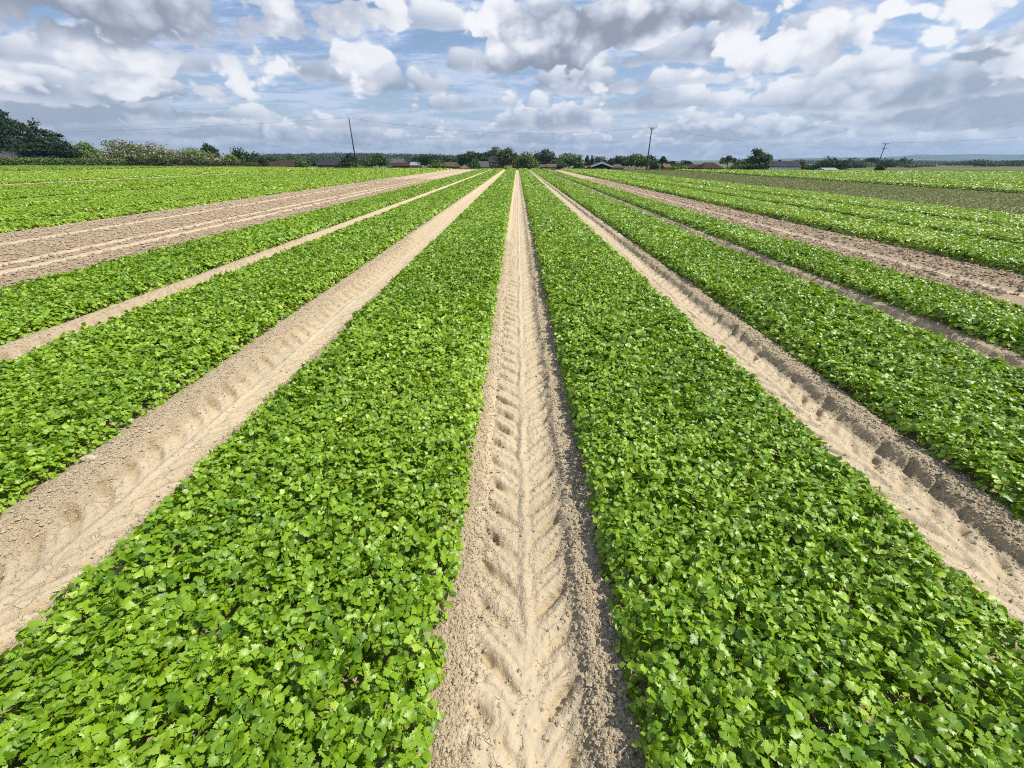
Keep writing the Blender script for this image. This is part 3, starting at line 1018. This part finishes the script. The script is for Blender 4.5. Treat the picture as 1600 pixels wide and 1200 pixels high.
def house(name, label, px0, px1, yr, ye, Y, kind, wallm, roofm, depth=7, windows=(), chimney=None, ov=.35, cat='house', bargeboard=None, door=None, group='houses beyond the field', rot=0):
    c = at((px0 + px1) / 2, HOR + 8, Y)
    X = c.x
    zb = float(land(X, Y)) - .3
    root = bpy.data.objects.new(name, None); COL.objects.link(root)
    root.location = (X, Y + depth / 2, zb)
    root.rotation_euler.z = rot
    tag(root, label, cat, group)
    w = (px1 - px0) * Y / 730.0 - 2 * ov
    ze = at(0, ye, Y).z - zb
    zr = at(0, yr, Y).z - zb
    zr = max(zr, ze + .4)
    MB().box(-w / 2, w / 2, -depth / 2, depth / 2, 0, ze - .19).build('wall', wallm, root)
    if kind == 'gable':
        g = MB()
        a = w / 2 + .0
        g.add([(-a, -depth / 2 - .002, ze), (a, -depth / 2 - .002, ze), (0, -depth / 2 - .002, zr - .25)], [(0, 1, 2)])
    r = roof_mesh(kind, w, depth, ze, zr, ov).build('roof', roofm, root)
    if chimney is not None:
        MB().box(chimney - .35, chimney + .35, -.35, .35, zr - .8, zr + 1.0).build('chimney', wallm, r)
    if bargeboard is not None:
        bm_ = MB()
        yb = -depth / 2 - ov - .06
        for s in (-1, 1):
            x0, x1 = s * (w / 2 + ov + .1), 0
            t = .42
            bm_.add([(x0, yb, ze - .1), (x0, yb, ze - .1 + t), (0, yb, zr + .05 + t * .3), (0, yb, zr + .05 - t),
                     (x0, yb + .08, ze - .1), (x0, yb + .08, ze - .1 + t), (0, yb + .08, zr + .05 + t * .3), (0, yb + .08, zr + .05 - t)],
                    [(0, 1, 2, 3), (7, 6, 5, 4), (0, 4, 5, 1), (1, 5, 6, 2), (2, 6, 7, 3), (3, 7, 4, 0)])
        bm_.build('bargeboard', bargeboard, r)
        # weather-boarded gable end under the boards
        gb = MB()
        y0 = -depth / 2 - ov - .05
        gb.add([(-w / 2 - ov + .05, y0, ze), (w / 2 + ov - .05, y0, ze), (0, y0, zr - .05), (-w / 2 - ov + .05, y0 + .05, ze), (w / 2 + ov - .05, y0 + .05, ze), (0, y0 + .05, zr - .05)],
               [(0, 1, 2), (5, 4, 3), (0, 3, 4, 1), (1, 4, 5, 2), (2, 5, 3, 0)])
        gb.build('gable_end', wallm, root)
    for (wx, wy, ww, wh) in windows:
        xc = (wx - (px0 + px1) / 2) * Y / 730.0
        zc = at(0, wy, Y).z - zb
        hw, hh = ww * Y / 730.0 / 2, wh * Y / 831.0 / 2
        y = -depth / 2
        fr = MB()
        t = .13
        fr.box(xc - hw, xc - hw + t, y - .07, y - .003, zc - hh, zc + hh)
        fr.box(xc + hw - t, xc + hw, y - .07, y - .003, zc - hh, zc + hh)
        fr.box(xc - hw + t, xc + hw - t, y - .07, y - .003, zc + hh - t, zc + hh)
        fr.box(xc - hw + t, xc + hw - t, y - .07, y - .003, zc - hh, zc - hh + t)
        fr.box(xc - .05, xc + .05, y - .07, y - .003, zc - hh + t, zc + hh - t)
        f = fr.build('window', M_WHITE, root)
        MB().box(xc - hw + .02, xc + hw - .02, y - .03, y - .004, zc - hh + .02, zc + hh - .02).build('pane', M_GLASS, f)
    if door:
        dx, dy0, dy1, dw, dm = door
        xc = (dx - (px0 + px1) / 2) * Y / 730.0; hw = dw * Y / 730.0 / 2
        MB().box(xc - hw, xc + hw, -depth / 2 - .06, -depth / 2 - .004, 0.05, at(0, dy0, Y).z - zb).build('door', dm, root)
    return root


house('bungalow', 'grey roofed building under the huge pine at far left', -50, 36, 236, 249, 119, 'hip', M_BRICKP, M_GREYR, 6)
house('house', 'long brown roof at the left end of the village', 396, 434, 252, 259, 195, 'ridge', M_BRICK, M_TILE, 6)
house('house', 'orange gable roof beside the green tree', 432, 454, 250, 260, 190, 'ridge', M_ORANGE, M_TILE, 6, windows=(), rot=.5)
house('house', 'dark slate roof left of the left telegraph pole', 494, 527, 249, 258, 195, 'ridge', M_BRICK, M_SLATE, 7, chimney=-2.0)
house('house', 'pale gable house behind the slate roof', 522, 542, 253, 259, 225, 'ridge', M_BRICKP, M_TAN, 6)
house('house', 'grey roofed house right of the round green tree', 602, 630, 248, 255, 240, 'ridge', M_BRICKP, M_GREYR, 7, windows=((610, 257.5, 4, 4), (622, 257.5, 4, 4)), chimney=1.5)
house('house', 'low brown roofed house below the grey roofed one', 612, 640, 254, 259, 210, 'ridge', M_BRICK, M_TILE, 5)
house('shed', 'pale metal sheet roof shed left of the dark dome tree', 640, 656, 253, 258, 200, 'ridge', M_BRICKP, M_METAL, 5, cat='shed')
house('house', 'tan roofed house with its slope falling to the right', 690, 714, 253, 260, 205, 'ridge', M_ORANGE, M_TAN, 6, rot=-.4)
house('house', 'small grey gable roof left of the brick house', 747, 764, 252, 261, 190, 'ridge', M_BRICKP, M_GREYR, 6)
house('brick_house', 'red brick house with white upstairs window at the end of the track', 763, 789, 244, 253.5, 178, 'ridge', M_BRICK, M_SLATE, 7, windows=((775.5, 256, 5.5, 4.5), (768, 256, 2.4, 3.6)), chimney=-2.2)
house('brick_house', 'right hand brick house with white garage door at the end of the track', 799, 821, 246, 254, 176, 'ridge', M_BRICK, M_SLATE, 7, windows=((805, 257, 3.4, 3.6),), door=(812.5, 258.5, 263, 5, M_WHITE))
house('house', 'left one of the two pale tan roofed cottages', 844, 855, 257, 261, 195, 'ridge', M_BRICKP, M_TAN, 6)
house('house', 'wider right one of the two pale tan roofed cottages', 854, 870, 256, 260.5, 190, 'ridge', M_BRICKP, M_TAN, 6, windows=((860, 262, 3, 2.4),))
house('house', 'pale low wall and roof left of the black barn', 914, 926, 259, 262, 200, 'ridge', M_BRICKP, M_ORANGE, 5)
house('black_barn', 'black boarded barn with white bargeboards and two white windows', 923.5, 956.5, 253.5, 261, 160, 'gable', M_BLACK, M_SLATE, 10, windows=((935, 262.6, 3.6, 3.6), (946.5, 262.6, 3.6, 3.6)), cat='barn', bargeboard=M_WHITE)
house('house', 'tan roofed cottage right of the black barn', 956, 977, 256.5, 261.5, 180, 'hip', M_BRICKP, M_TAN, 6)
house('house', 'small orange roofed cottage left of the pale bush', 1038, 1050, 256, 261, 210, 'ridge', M_BRICKP, M_ORANGE, 6)
house('bungalow', 'wide brown bungalow with hipped roof in front of the open sky', 1098, 1133, 254, 263, 165, 'hip', M_BRICK, M_TILE, 9)
house('bungalow', 'lower dark bungalow roof left of the hipped one', 1072, 1102, 257, 262, 175, 'ridge', M_BRICK, M_TILE, 7, windows=((1084, 263.2, 3, 2.4),))
house('house', 'white gabled house with slate roof right of the big dark tree', 1190, 1216, 251, 259.8, 170, 'ridge', M_WHITE, M_SLATE, 6)
house('house', 'long slate roofed house with white wall beside the white gable', 1213, 1254, 251.5, 260, 178, 'ridge', M_WHITE, M_SLATE, 8, windows=((1225, 261, 3, 2.5), (1238, 261, 3, 2.5)))
house('shed', 'low pale grey shed under the big domed tree', 1290, 1313, 262, 265, 128, 'ridge', M_METAL, M_METAL, 4, cat='shed')


# ------------------------------------------------------------------ telegraph poles and wires
def pole(label, px, ytop, Y, arms, group='wooden poles carrying overhead wires', lean=0.0):
    p = at(px, HOR + 9, Y)
    X = p.x
    zb = float(land(X, Y)) - .4
    zt = at(px, ytop, Y).z
    # the pixel column of the top of an upright pole: solve the column for the top
    root = bpy.data.objects.new('telegraph_pole', None); COL.objects.link(root)
    root.location = (X, Y, zb)
    tag(root, label, 'pole', group)
    h = zt - zb
    MB().tube([(0, 0, 0), (0, 0, h * .5), (0, 0, h)], [.18, .15, .12], 8).build('shaft', M_WOOD, root, smooth=True)
    for z, half in arms:
        arm = MB().box(-half, half, -.18, -.08, h - z - .07, h - z + .07).build('crossarm', M_WOOD, root)
        for s in (-1, 1):
            MB().tube([(s * (half - .1), -.13, h - z + .07), (s * (half - .1), -.13, h - z + .32)], [.06, .04], 6).build('insulator', M_WIRE, arm)
    if not arms:
        MB().tube([(0, 0, h), (0, 0, h + .22)], [.05, .04], 6).build('insulator', M_WIRE, root)
    return Vector((X, Y, zt))


P1 = pole('left telegraph pole standing by the spiky conifer', 557, 185, 112, [])
P2 = pole('bare telegraph pole rising from the trees right of the black barn', 1010.5, 200, 118, [(.25, .45)])
P3 = pole('distant pole with two crossarms in front of the blue hills', 1371, 224, 185, [(.15, 1.25), (1.7, .9)])


def wire(label, a, b, sag, r=.014, group='overhead wires'):
    pts = []
    for i in range(25):
        t = i / 24
        p = a.lerp(b, t)
        p.z -= sag * 4 * t * (1 - t)
        pts.append(p)
    MB().tube(pts, r, 4).build('overhead_wire', M_WIRE, label=label, cat='wire', group=group)


top = Vector((0, 0, .15))
PL = at(-260, 205, 150)
wire('overhead wire running left from the left telegraph pole', P1 + top, PL, 1.6)
wire('sagging overhead wire between the left telegraph pole and the one right of the barn', P1 + top, P2 + top, 2.1)
wire('overhead wire from the pole by the barn to the distant crossarm pole', P2 + top, P3 + Vector((-.9, 0, -1.4)), 1.7)
PR = at(1790, 196, 175)
wire('overhead wire rising to the right from the upper crossarm', P3 + Vector((1.1, 0, .1)), PR, 1.0, .02)
wire('second overhead wire rising to the right, behind the first', P3 + Vector((-1.1, 0, .1)), PR + Vector((2.0, 3, -.1)), 1.0, .014)
wire('thin stay wire dropping right from the distant crossarm pole', P3 + Vector((.1, 0, -.6)), Vector((P3.x + 11, P3.y, float(land(P3.x + 11, P3.y)) - .1)), .2, .015)

# ------------------------------------------------------------------ hills
def hills(name, label, prof, Y0, Y1, mat, rough, xpad=1.0, seed=1):
    """ridge whose skyline follows prof (px, py); real depth between Y0 and Y1"""
    pxs = np.array([p[0] for p in prof], float); pys = np.array([p[1] for p in prof], float)
    cols = np.linspace(pxs[0], pxs[-1], 260)
    rows = np.linspace(0, 1, 40)
    py = np.interp(cols, pxs, pys)
    Vv = []
    for t in rows:
        Y = Y0 + (Y1 - Y0) * t
        for c, y in zip(cols, py):
            p = at(c, HOR, Y)
            ztop = at(c, y, Y0 + (Y1 - Y0) * .7).z
            base = -9
            s = math.sin(min(t / .7, 1) * math.pi / 2) ** 1.2 if t < .7 else 1 - (t - .7) * .6
            Vv.append((p.x, Y, base + (ztop - base) * s))
    Vv = np.array(Vv)
    hh = Vv[:, 2] + 9
    Vv[:, 2] += rough * fbm(Vv[:, 0] / 90, Vv[:, 1] / 90, 5, seed) * np.clip(hh / 40, 0, 1)
    nx = len(cols)
    i = np.arange(len(Vv)).reshape(len(rows), nx)
    q = np.stack([i[:-1, :-1], i[:-1, 1:], i[1:, 1:], i[1:, :-1]], -1).reshape(-1, 4)
    me = np_mesh(name, Vv, [q], smooth=True)
    link(name, me, mat, label=label, cat='hills', kind='structure')


def hill_mat():
    m, nt, out = new_mat('hill_woods')
    b = nt.nodes.new('ShaderNodeBsdfPrincipled')
    pos = objpos(nt)
    a = noise(nt, pos, .0035, 6, .65)
    c = noise(nt, pos, .02, 5, .7)
    f = ramp(nt, a, [(.44, 0.), (.52, 1.)])
    col = mixc(nt, f, (.022, .042, .016), (.10, .12, .045))
    col = mixc(nt, ramp(nt, c, [(.4, .6), (.6, 0.)]), col, (.015, .03, .012))
    nt.links.new(col, b.inputs['Base Color'])
    b.inputs['Roughness'].default_value = 1
    b.inputs['Specular IOR Level'].default_value = .05
    nt.links.new(b.outputs[0], out.inputs[0])
    return m


HM = hill_mat()
hills('far_hills', 'long blue hazy hills on the right horizon',
      [(1080, 251), (1180, 250), (1240, 247.5), (1300, 246.5), (1380, 246), (1410, 243.5), (1430, 241.8), (1450, 242), (1480, 242), (1520, 241), (1560, 242), (1650, 240.5), (1800, 243)],
      4200, 5600, HM, 6, seed=3)


def far_wood(label, prof, Y0, Y1, n, seed):
    """a far wood that reads as one mass: countless small crowns over a low rise"""
    rl = np.random.default_rng(seed)
    pxs = np.array([p[0] for p in prof], float); pys = np.array([p[1] for p in prof], float)
    c = rl.uniform(pxs[0], pxs[-1], n)
    t = rl.random(n)
    Y = Y0 + (Y1 - Y0) * t
    py = np.interp(c, pxs, pys)
    k = Y / 730.0
    X = np.array([at(a, HOR, b).x for a, b in zip(c, Y)])
    zt = H + (HOR - py) * Y / 831.0
    base = -8.0
    z = base + (zt - base) * (.2 + .8 * np.sqrt(t))
    lp = 26
    d = rl.normal(0, 1, (n, lp, 3)); d /= np.linalg.norm(d, axis=2, keepdims=True)
    r = rl.uniform(4.0, 8.0, n)[:, None, None] * np.array([1, 1, .75])
    P = np.stack([X, Y, z], 1)[:, None] + d * r * rl.uniform(.6, 1.1, (n, lp, 1))
    P = P.reshape(-1, 3); nrm = d.reshape(-1, 3) + rl.normal(0, .5, (n * lp, 3)) + np.array([0, 0, .5])
    nrm /= np.linalg.norm(nrm, axis=1, keepdims=True)
    a = rl.normal(0, 1, P.shape); tt = a - nrm * (a * nrm).sum(1, keepdims=True); tt /= np.linalg.norm(tt, axis=1, keepdims=True)
    b = np.cross(nrm, tt)
    s = rl.uniform(1.8, 3.6, len(P))[:, None, None]
    V_ = P[:, None] + s * (TREE_QUAD[None, :, 0:1] * tt[:, None] + TREE_QUAD[None, :, 1:2] * b[:, None] + TREE_QUAD[None, :, 2:3] * nrm[:, None])
    ti = np.repeat(np.clip(np.repeat(rl.normal(.45, .16, n), lp) + rl.normal(0, .12, len(P)), 0, 1), 4)
    me = np_mesh('far_woods', V_.reshape(-1, 3), [np.arange(len(P) * 4).reshape(-1, 4)], {'tint': ti})
    link('far_woods', me, TREEMATS['dark'], label=label, cat='woods', kind='stuff')


far_wood('dark wooded ridge on the horizon behind the village roofs',
         [(390, 245), (440, 243.5), (500, 242.5), (560, 242), (620, 243.5), (680, 244.5), (760, 247), (830, 250)], 600, 1000, 1500, 31)
far_wood('hazy valley woodland below the blue hills', [(1240, 252), (1300, 252), (1400, 252.5), (1480, 253.5), (1620, 252.5), (1700, 252)], 900, 1900, 1400, 32)

# ------------------------------------------------------------------ haze
def haze():
    m, nt, out = new_mat('haze_air')
    v = nt.nodes.new('ShaderNodeVolumePrincipled')
    v.inputs['Color'].default_value = (.42, .60, .86, 1)
    v.inputs['Density'].default_value = .00013
    v.inputs['Anisotropy'].default_value = .2
    nt.links.new(v.outputs[0], out.inputs['Volume'])
    MB().box(-6500, 6500, -400, 6600, -16, 150).build('haze', m, label='thin blue summer haze over the fields and hills', cat='haze', kind='stuff')


haze()

# ------------------------------------------------------------------ sky and sun
SUN_EL, SUN_AZ = R(55), R(92)                    # azimuth measured clockwise from straight ahead


def build_world():
    w = bpy.data.worlds.new('World')
    scene.world = w
    w.use_nodes = True
    nt = w.node_tree
    for n in list(nt.nodes): nt.nodes.remove(n)
    out = nt.nodes.new('ShaderNodeOutputWorld')
    sky = nt.nodes.new('ShaderNodeTexSky')
    sky.sky_type = 'NISHITA'
    sky.sun_disc = False
    sky.sun_elevation = SUN_EL
    sky.sun_rotation = SUN_AZ
    sky.ozone_density = 2.0
    bg = nt.nodes.new('ShaderNodeBackground')
    bg.inputs[1].default_value = .10
    nt.links.new(sky.outputs[0], bg.inputs[0])

    def tools(g):
        def M(op, a, b=None, c=None, clamp=False): return math_(g, op, a, b, c, clamp)
        def SS(v, a, b):
            n = g.nodes.new('ShaderNodeMapRange'); n.interpolation_type = 'SMOOTHSTEP'
            for k, q in (('Value', v), ('From Min', a), ('From Max', b)):
                if isinstance(q, bpy.types.NodeSocket): g.links.new(q, n.inputs[k])
                else: n.inputs[k].default_value = q
            return n.outputs[0]
        def XYZ(a, b, c):
            n = g.nodes.new('ShaderNodeCombineXYZ')
            for i, q in enumerate((a, b, c)):
                if isinstance(q, bpy.types.NodeSocket): g.links.new(q, n.inputs[i])
                else: n.inputs[i].default_value = q
            return n.outputs[0]
        def NZ(vec, scale, det, rough, dist=0.):
            n = g.nodes.new('ShaderNodeTexNoise'); n.noise_dimensions = '2D'
            n.inputs['Scale'].default_value = scale; n.inputs['Detail'].default_value = det
            n.inputs['Roughness'].default_value = rough; n.inputs['Distortion'].default_value = dist
            g.links.new(vec, n.inputs['Vector'])
            return n
        def VOR(vec, scale, smooth=.5, det=2.5):
            n = g.nodes.new('ShaderNodeTexVoronoi'); n.feature = 'F1'; n.voronoi_dimensions = '2D'; n.inputs['Scale'].default_value = scale
            n.inputs['Detail'].default_value = det; n.inputs['Roughness'].default_value = .5
            g.links.new(vec, n.inputs['Vector'])
            return n.outputs['Distance']
        def VM(op, a, b=None, c=None):
            n = g.nodes.new('ShaderNodeVectorMath'); n.operation = op
            for i, q in enumerate((a, b, c)):
                if q is None: continue
                if isinstance(q, bpy.types.NodeSocket): g.links.new(q, n.inputs[i])
                else: n.inputs[i].default_value = q
            return n.outputs[0]
        return M, SS, XYZ, NZ, VOR, VM

    # ---- one bank of cumulus: flat grey base, cauliflower top
    g = bpy.data.node_groups.new('cumulus_bank', 'ShaderNodeTree')
    for nme in ('Azimuth', 'Height', 'Base', 'Tall', 'Frequency', 'Seed', 'Cover'):
        g.interface.new_socket(nme, in_out='INPUT', socket_type='NodeSocketFloat')
    for nme in ('Alpha', 'Light'):
        g.interface.new_socket(nme, in_out='OUTPUT', socket_type='NodeSocketFloat')
    gi = g.nodes.new('NodeGroupInput'); go = g.nodes.new('NodeGroupOutput')
    M, SS, XYZ, NZ, VOR, VM = tools(g)
    az, el, base, tall, fr, seed, cov = gi.outputs[:7]
    u = M('ADD', M('MULTIPLY', az, fr), M('MULTIPLY', seed, 7.31))
    basew = M('ADD', base, M('MULTIPLY', tall, M('MULTIPLY', M('SUBTRACT', NZ(XYZ(M('MULTIPLY', u, .35), M('MULTIPLY', seed, 2.3), 0), 1.0, 2, .5).outputs['Fac'], .5), 1.1)))
    t = M('DIVIDE', M('SUBTRACT', el, basew), tall)
    v = M('ADD', M('MULTIPLY', M('MULTIPLY', el, fr), 1.55), M('MULTIPLY', seed, 3.17))
    P = XYZ(u, v, 0)
    wn = NZ(P, 1.6, 2, .55)
    Pw = VM('MULTIPLY_ADD', wn.outputs['Color'], (.55, .55, .0), P)
    f1 = NZ(P, 1.0, 6, .56).outputs['Fac']
    vd = VOR(Pw, 2.1, .5, 1.0)
    bil = M('SUBTRACT', .55, M('MULTIPLY', vd, vd))
    gate = NZ(XYZ(M('MULTIPLY', u, .42), M('MULTIPLY', v, .25), 0), 1.0, 2, .5).outputs['Fac']
    dens = M('ADD', M('MULTIPLY', f1, 1.05), M('MULTIPLY', bil, .34))
    dens = M('ADD', dens, M('MULTIPLY', M('SUBTRACT', gate, .5), 1.7))
    dens = M('SUBTRACT', dens, M('MULTIPLY', M('MAXIMUM', t, 0), .48))
    dens = M('SUBTRACT', dens, M('MULTIPLY', M('MAXIMUM', M('MULTIPLY', t, -1), 0), 1.5))
    dens = M('ADD', dens, cov)
    alpha = SS(dens, .40, .56)
    lit = M('ADD', M('MULTIPLY', SS(t, -.25, 1.0), .62), M('MULTIPLY', M('SUBTRACT', bil, .22), .75))
    lit = M('ADD', lit, M('MULTIPLY', M('SUBTRACT', f1, .5), 1.9))
    rim = M('SUBTRACT', 1.0, SS(dens, .44, .85))
    lit = M('ADD', M('ADD', lit, .06), M('MULTIPLY', rim, .30))
    g.links.new(alpha, go.inputs[0]); g.links.new(lit, go.inputs[1])

    # ---- the large near clouds: thickness as a function of direction
    g2 = bpy.data.node_groups.new('near_clouds', 'ShaderNodeTree')
    g2.interface.new_socket('Dir', in_out='INPUT', socket_type='NodeSocketVector')
    g2.interface.new_socket('Thick', in_out='OUTPUT', socket_type='NodeSocketFloat')
    g2.interface.new_socket('Dark', in_out='OUTPUT', socket_type='NodeSocketFloat')
    gi2 = g2.nodes.new('NodeGroupInput'); go2 = g2.nodes.new('NodeGroupOutput')
    M, SS, XYZ, NZ, VOR, VM = tools(g2)
    sep = g2.nodes.new('ShaderNodeSeparateXYZ'); g2.links.new(gi2.outputs[0], sep.inputs[0])
    x, y, z = sep.outputs
    az = M('ARCTAN2', x, y)
    P = XYZ(M('MULTIPLY', az, 1.0), M('MULTIPLY', z, 1.5), 2.0)
    wz = NZ(P, 4.0, 4, .55)
    sw = g2.nodes.new('ShaderNodeSeparateXYZ'); g2.links.new(wz.outputs['Color'], sw.inputs[0])
    azw = M('ADD', az, M('MULTIPLY', M('SUBTRACT', sw.outputs[0], .5), .20))
    zw = M('ADD', z, M('MULTIPLY', M('SUBTRACT', sw.outputs[1], .5), .08))
    n1 = NZ(P, 5.5, 7, .56).outputs['Fac']
    Pw = VM('MULTIPLY_ADD', wz.outputs['Color'], (.10, .10, .0), P)
    vd = VOR(Pw, 13.0, .6, 2.0)
    bil = M('SUBTRACT', .5, M('MULTIPLY', vd, vd))
    fine = NZ(P, 21.0, 6, .62).outputs['Fac']
    dens = M('ADD', M('ADD', M('MULTIPLY', n1, .85), M('MULTIPLY', bil, .40)), M('MULTIPLY', M('SUBTRACT', fine, .5), .30))
    for (px, py, hw, hh, amt) in CLOUDS:
        d = ray(px, py)
        a0, z0 = math.atan2(d.x, d.y), d.z
        dl = ray(px + hw, py); dt = ray(px, py - hh)
        wa = abs(math.atan2(dl.x, dl.y) - a0); wzz = abs(dt.z - z0)
        ga = M('MULTIPLY', M('SUBTRACT', azw, a0), 1 / wa)
        gz = M('MULTIPLY', M('SUBTRACT', zw, z0), 1 / wzz)
        e = M('MULTIPLY', M('EXPONENT', M('MULTIPLY', M('ADD', M('MULTIPLY', ga, ga), M('MULTIPLY', gz, gz)), -1.0)), amt)
        dens = M('ADD', dens, e)
    # nothing of this layer low over the horizon
    dens = M('SUBTRACT', dens, M('MULTIPLY', SS(z, .12, .02), .5))
    g2.links.new(dens, go2.inputs[0])
    dark = M('ADD', M('MULTIPLY', M('SUBTRACT', .5, n1), .9), M('MULTIPLY', M('SUBTRACT', .25, bil), .7))
    dark = M('ADD', dark, M('MULTIPLY', M('SUBTRACT', .5, fine), .7))
    for (px, py, hw, hh, amt) in DARKS:
        d = ray(px, py)
        a0, z0 = math.atan2(d.x, d.y), d.z
        dl = ray(px + hw, py); dt = ray(px, py - hh)
        wa = abs(math.atan2(dl.x, dl.y) - a0); wzz = abs(dt.z - z0)
        ga = M('MULTIPLY', M('SUBTRACT', azw, a0), 1 / wa)
        gz = M('MULTIPLY', M('SUBTRACT', zw, z0), 1 / wzz)
        e = M('MULTIPLY', M('EXPONENT', M('MULTIPLY', M('ADD', M('MULTIPLY', ga, ga), M('MULTIPLY', gz, gz)), -1.0)), amt)
        dark = M('ADD', dark, e)
    g2.links.new(dark, go2.inputs[1])

    M, SS, XYZ, NZ, VOR, VM = tools(nt)
    tc = nt.nodes.new('ShaderNodeTexCoord')
    D = VM('NORMALIZE', tc.outputs['Generated'])
    sp = nt.nodes.new('ShaderNodeSeparateXYZ'); nt.links.new(D, sp.inputs[0])
    X, Y, Z = sp.outputs
    AZ = M('ARCTAN2', X, Y)
    # thin high veil over the blue
    vz = M('ADD', M('MAXIMUM', Z, 0), .12)
    cb = XYZ(M('DIVIDE', X, vz), M('MULTIPLY', M('DIVIDE', Y, vz), 1.7), 0)
    veil = SS(NZ(cb, 1.4, 9, .66, .15).outputs['Fac'], SKY['veil0'], SKY['veil1'])
    blue_top = SKY['blue']
    lowf = SS(Z, .14, -.01)
    backc = mixc(nt, M('MULTIPLY', veil, .92), blue_top, SKY['veil'])
    backc = mixc(nt, M('MULTIPLY', lowf, .8), backc, SKY['low'])
    col = backc
    opac = M('MAXIMUM', M('MULTIPLY', veil, .92), M('MULTIPLY', lowf, .8))
    for (py, hpx, fr, seed, cov, dim, air) in BANKS:
        e0 = ray(808, py).z; e1 = ray(808, py - hpx).z
        gn = nt.nodes.new('ShaderNodeGroup'); gn.node_tree = g
        nt.links.new(AZ, gn.inputs[0]); nt.links.new(Z, gn.inputs[1])
        for k, q in ((2, e0), (3, e1 - e0), (4, fr), (5, seed), (6, cov)):
            gn.inputs[k].default_value = q
        c = ramp(nt, gn.outputs[1], [(.0, SKY['base']), (.40, SKY['mid']), (.95, SKY['top'])])
        c = mixc(nt, air, c, SKY['low'])
        al = M('MULTIPLY', gn.outputs[0], dim)
        col = mixc(nt, al, col, c)
        opac = M('MAXIMUM', opac, al)
    gn = nt.nodes.new('ShaderNodeGroup'); gn.node_tree = g2
    nt.links.new(D, gn.inputs[0])
    d0, dk = gn.outputs
    al = SS(d0, SKY['t0'], SKY['t1'])
    sh = SS(M('SUBTRACT', dk, M('MULTIPLY', SS(d0, .85, SKY['t0']), .25)), -.25, .95)
    c = ramp(nt, sh, [(.0, SKY['top']), (.5, SKY['mid']), (1.0, SKY['dark'])])
    col = mixc(nt, al, col, c)
    opac = M('MAXIMUM', opac, al)
    bgc = nt.nodes.new('ShaderNodeBackground'); bgc.inputs[1].default_value = .80
    nt.links.new(col, bgc.inputs[0])
    m1 = nt.nodes.new('ShaderNodeMixShader')
    nt.links.new(opac, m1.inputs[0])
    nt.links.new(bg.outputs[0], m1.inputs[1]); nt.links.new(bgc.outputs[0], m1.inputs[2])
    nt.links.new(m1.outputs[0], out.inputs[0])
    w.cycles.sampling_method = 'NONE'


# px, py, half width, half height in the photograph, amount
CLOUDS = [
    (120, 5, 380, 75, .55), (300, 125, 150, 42, .26), (80, 120, 150, 45, .22), (480, 40, 90, 50, .12),
    (565, 15, 60, 45, .20), (660, 60, 75, 50, -.22), (640, 130, 110, 25, -.12),
    (835, 70, 118, 54, .72), (1000, 22, 200, 42, .60), (690, 50, 40, 50, -.25), (1060, 130, 60, 18, -.15), (1190, 90, 160, 45, .28), (1330, 70, 60, 50, .18),
    (1385, 12, 55, 30, -.36), (1400, 78, 24, 18, -.16), (760, 140, 50, 14, -.2), (985, 88, 40, 16, -.14),
    (1500, 110, 140, 50, .20), (1530, 20, 90, 35, .10),
]
# their shaded undersides
DARKS = [
    (120, 20, 360, 55, .50), (330, 160, 130, 24, .40), (70, 170, 140, 25, .15),
    (850, 110, 100, 22, .95), (1010, 44, 160, 24, .75), (775, 55, 45, 40, -.45), (1190, 75, 120, 30, -.20), (300, 112, 110, 26, -.25), (1130, 55, 90, 16, .25), (900, 18, 120, 18, .2),
    (1310, 88, 60, 25, .30), (1200, 118, 120, 16, .25), (1480, 128, 140, 26, .42), (1595, 40, 40, 30, .45), (560, 32, 50, 32, .25),
]
# base row, height, frequency, seed, cover, opacity, air in front - far banks first
BANKS = [
    (243, 14, 22, 1.3, .34, .8, .50), (232, 22, 17, 7.1, .30, .9, .32), (216, 30, 12, 3.7, .24, .95, .2), (196, 40, 9, 11.9, .20, .95, .1),
    (168, 48, 7, 5.2, .15, .95, .04), (135, 56, 5.5, 17.4, .08, .95, 0.0), (90, 70, 4.4, 23.8, -.02, .95, 0.0), (40, 80, 3.8, 31.1, -.06, .95, 0.0),
]
SKY = dict(t0=.53, t1=.69, midd=.66, veil0=.30, veil1=.62,
           blue=(.17, .35, .80), veil=(.66, .75, .92), low=(.62, .70, .84),
           base=(.34, .40, .50), mid=(.58, .63, .74), top=(.98, .99, 1.02), dark=(.31, .345, .43))
build_world()

sd = bpy.data.lights.new('sun', 'SUN')
sd.energy = 4.9
sd.angle = R(.53)
sd.color = (1, .95, .86)
so = bpy.data.objects.new('sun', sd)
COL.objects.link(so)
sv = Vector((math.sin(SUN_AZ) * math.cos(SUN_EL), math.cos(SUN_AZ) * math.cos(SUN_EL), math.sin(SUN_EL)))
so.rotation_euler = sv.to_track_quat('Z', 'Y').to_euler()
so.location = sv * 50

# ------------------------------------------------------------------ render settings
scene.view_settings.view_transform = 'Standard'
scene.view_settings.look = 'None'
scene.view_settings.exposure = .30
scene.view_settings.gamma = 1
c = scene.cycles
c.max_bounces = 6
c.diffuse_bounces = 2
c.glossy_bounces = 2
c.transmission_bounces = 3
c.volume_bounces = 0
c.caustics_reflective = False
c.caustics_refractive = False
c.use_adaptive_sampling = True
c.adaptive_threshold = .01
c.filter_width = 1.05
c.use_denoising = False
